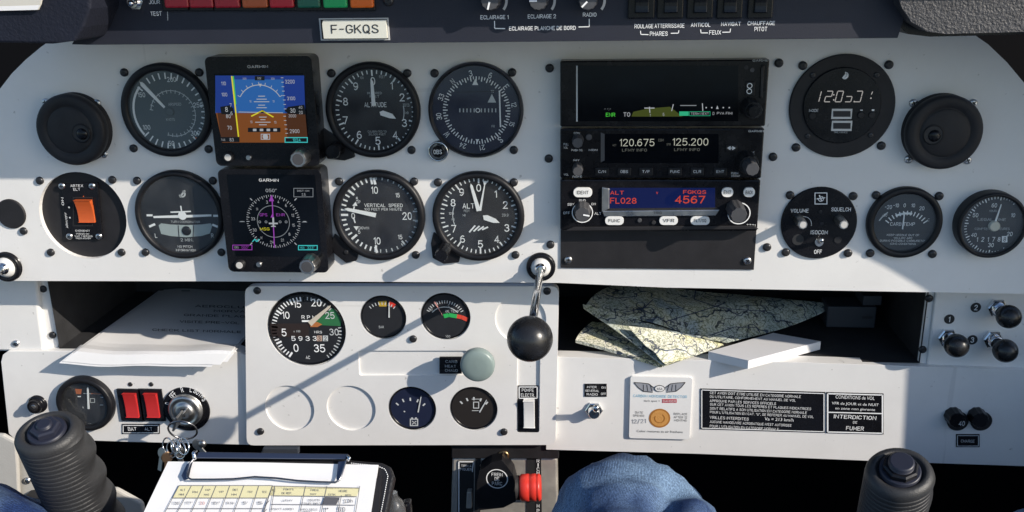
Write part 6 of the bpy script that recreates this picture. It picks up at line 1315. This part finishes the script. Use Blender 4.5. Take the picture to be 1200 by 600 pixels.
def person(label, path, seed, fold=None):
    """both legs as one continuous figure: ankle, knee, hip, pelvis, hip, knee, ankle; points in mm with a radius"""
    P = [Vector(p) for p, r in path]; R = [r for p, r in path]; pts = []; rs = []
    for i in range(len(P) - 1):
        p0, p1, p2, p3 = P[max(i - 1, 0)], P[i], P[i + 1], P[min(i + 2, len(P) - 1)]; n = max(4, int((p2 - p1).length / 4))
        for k in range(n):
            t = k / n; pts.append(.5 * ((2 * p1) + (p2 - p0) * t + (2 * p0 - 5 * p1 + 4 * p2 - p3) * t * t + (3 * p1 - p0 - 3 * p2 + p3) * t ** 3)); q = t * t * (3 - 2 * t); rs.append(R[i] * (1 - q) + R[i + 1] * q)
    pts.append(P[-1]); rs.append(R[-1])
    b = MB(); n = 96; vs = []; fs = []; up = None
    for i, p in enumerate(pts):
        t = (pts[min(i + 3, len(pts) - 1)] - pts[max(i - 3, 0)]).normalized()
        if up is None: up = t.orthogonal().normalized()
        up = (up - t * up.dot(t)).normalized(); sd = t.cross(up)
        for k in range(n):
            a = 2 * PI * k / n; e = up * math.cos(a) + sd * math.sin(a); q = p + e * rs[i]
            z = q / 46 + Vector((seed, 0, 0)); f1 = noise.noise(z); z2 = Vector((q.x / 60, q.y / 22, q.z / 30)) + Vector((seed * 2, 3, 0)); f2 = 1 - 2.2 * abs(noise.noise(z2)); z3 = Vector((q.x / 13, q.y / 13, q.z / 19)); f3 = noise.noise(z3)
            vs.append(p + e * (rs[i] + 5.5 * f1 + 4.4 * max(-.4, f2) + 1.2 * f3 + (fold(q) if fold else 0)))
    for j in range(len(pts) - 1):
        for k in range(n): q = (k + 1) % n; fs.append((j * n + k, j * n + q, (j + 1) * n + q, (j + 1) * n + k))
    fs += [tuple(reversed(range(n))), tuple((len(pts) - 1) * n + k for k in range(n))]
    b.add(vs, fs, DENIM, True); o = b.build('person'); tag(o, label, 'person')
    uv = o.data.uv_layers.new(name='UVMap').data; L = [0]
    for a_, c_ in zip(pts, pts[1:]): L.append(L[-1] + (c_ - a_).length / 1000)
    i = 0
    for j in range(len(pts) - 1):
        for k in range(n):
            for jj, kk in ((j, k), (j, k + 1), (j + 1, k + 1), (j + 1, k)): uv[i].uv = (kk * 2 * PI * .06 / n, L[jj]); i += 1
    return o
K = at3(737, 541, 170) - Vector((0, 62, 0)); K2 = at3(1245, 604, 150) - Vector((0, 66, 0)); V3 = lambda *a: Vector(a)
PV = V3(230, K.y - 30, 650)
person('seated passenger in faded blue jeans, one knee raised below the panel', [(K + V3(-12, -370, -110), 46), (K + V3(-8, -200, -62), 56), (K + V3(-4, -70, -14), 61), (K + V3(0, 2, 8), 58), (K + V3(14, -4, 70), 66), (K.lerp(PV, .5) + V3(0, 5, 0), 78), (PV + V3(-90, 0, -30), 90), (PV, 100), (PV + V3(100, 0, -30), 90), (K2.lerp(PV, .4) + V3(0, 0, 0), 78), (K2 + V3(0, 0, 60), 66), (K2 + V3(0, 2, 6), 60), (K2 + V3(2, -70, -14), 60), (K2 + V3(4, -330, -100), 46)], 1.7, lambda q: (-11 * math.exp(-((q.x - K.x - 30 + .35 * (q.z - K.z - 40)) / 9) ** 2) + 5 * math.exp(-((q.x - K.x - 46 + .35 * (q.z - K.z - 40)) / 9) ** 2)) * (1 if abs(q.z - K.z - 60) < 20 else max(0, 1 - (abs(q.z - K.z - 60) - 20) / 40)) if q.y > K.y - 25 else 0)
KB = kb(310, 575); Q = at3(-36, 598, 250) - Vector((0, 50, 0)); PV = V3(KB.x - 130, KB.y - 80, 680); KR = KB - Vector((0, 98, 10))
person('seated pilot in blue jeans with a kneeboard on the lap, at lower left', [(KR + V3(0, -330, -150), 46), (KR + V3(0, -120, -80), 56), (KR + V3(0, -25, -45), 58), (KR + V3(5, -6, 60), 66), (KR.lerp(PV, .5), 76), (PV + V3(90, 0, -30), 90), (PV, 100), (PV + V3(-90, 0, -30), 90), (Q.lerp(PV, .5), 76), (Q + V3(15, 0, 70), 66), (Q, 58), (Q + V3(-5, -80, -25), 58), (Q + V3(-10, -340, -120), 46)], 5.2)
for o in bpy.data.objects:
    if '_o' in o: del o['_o']
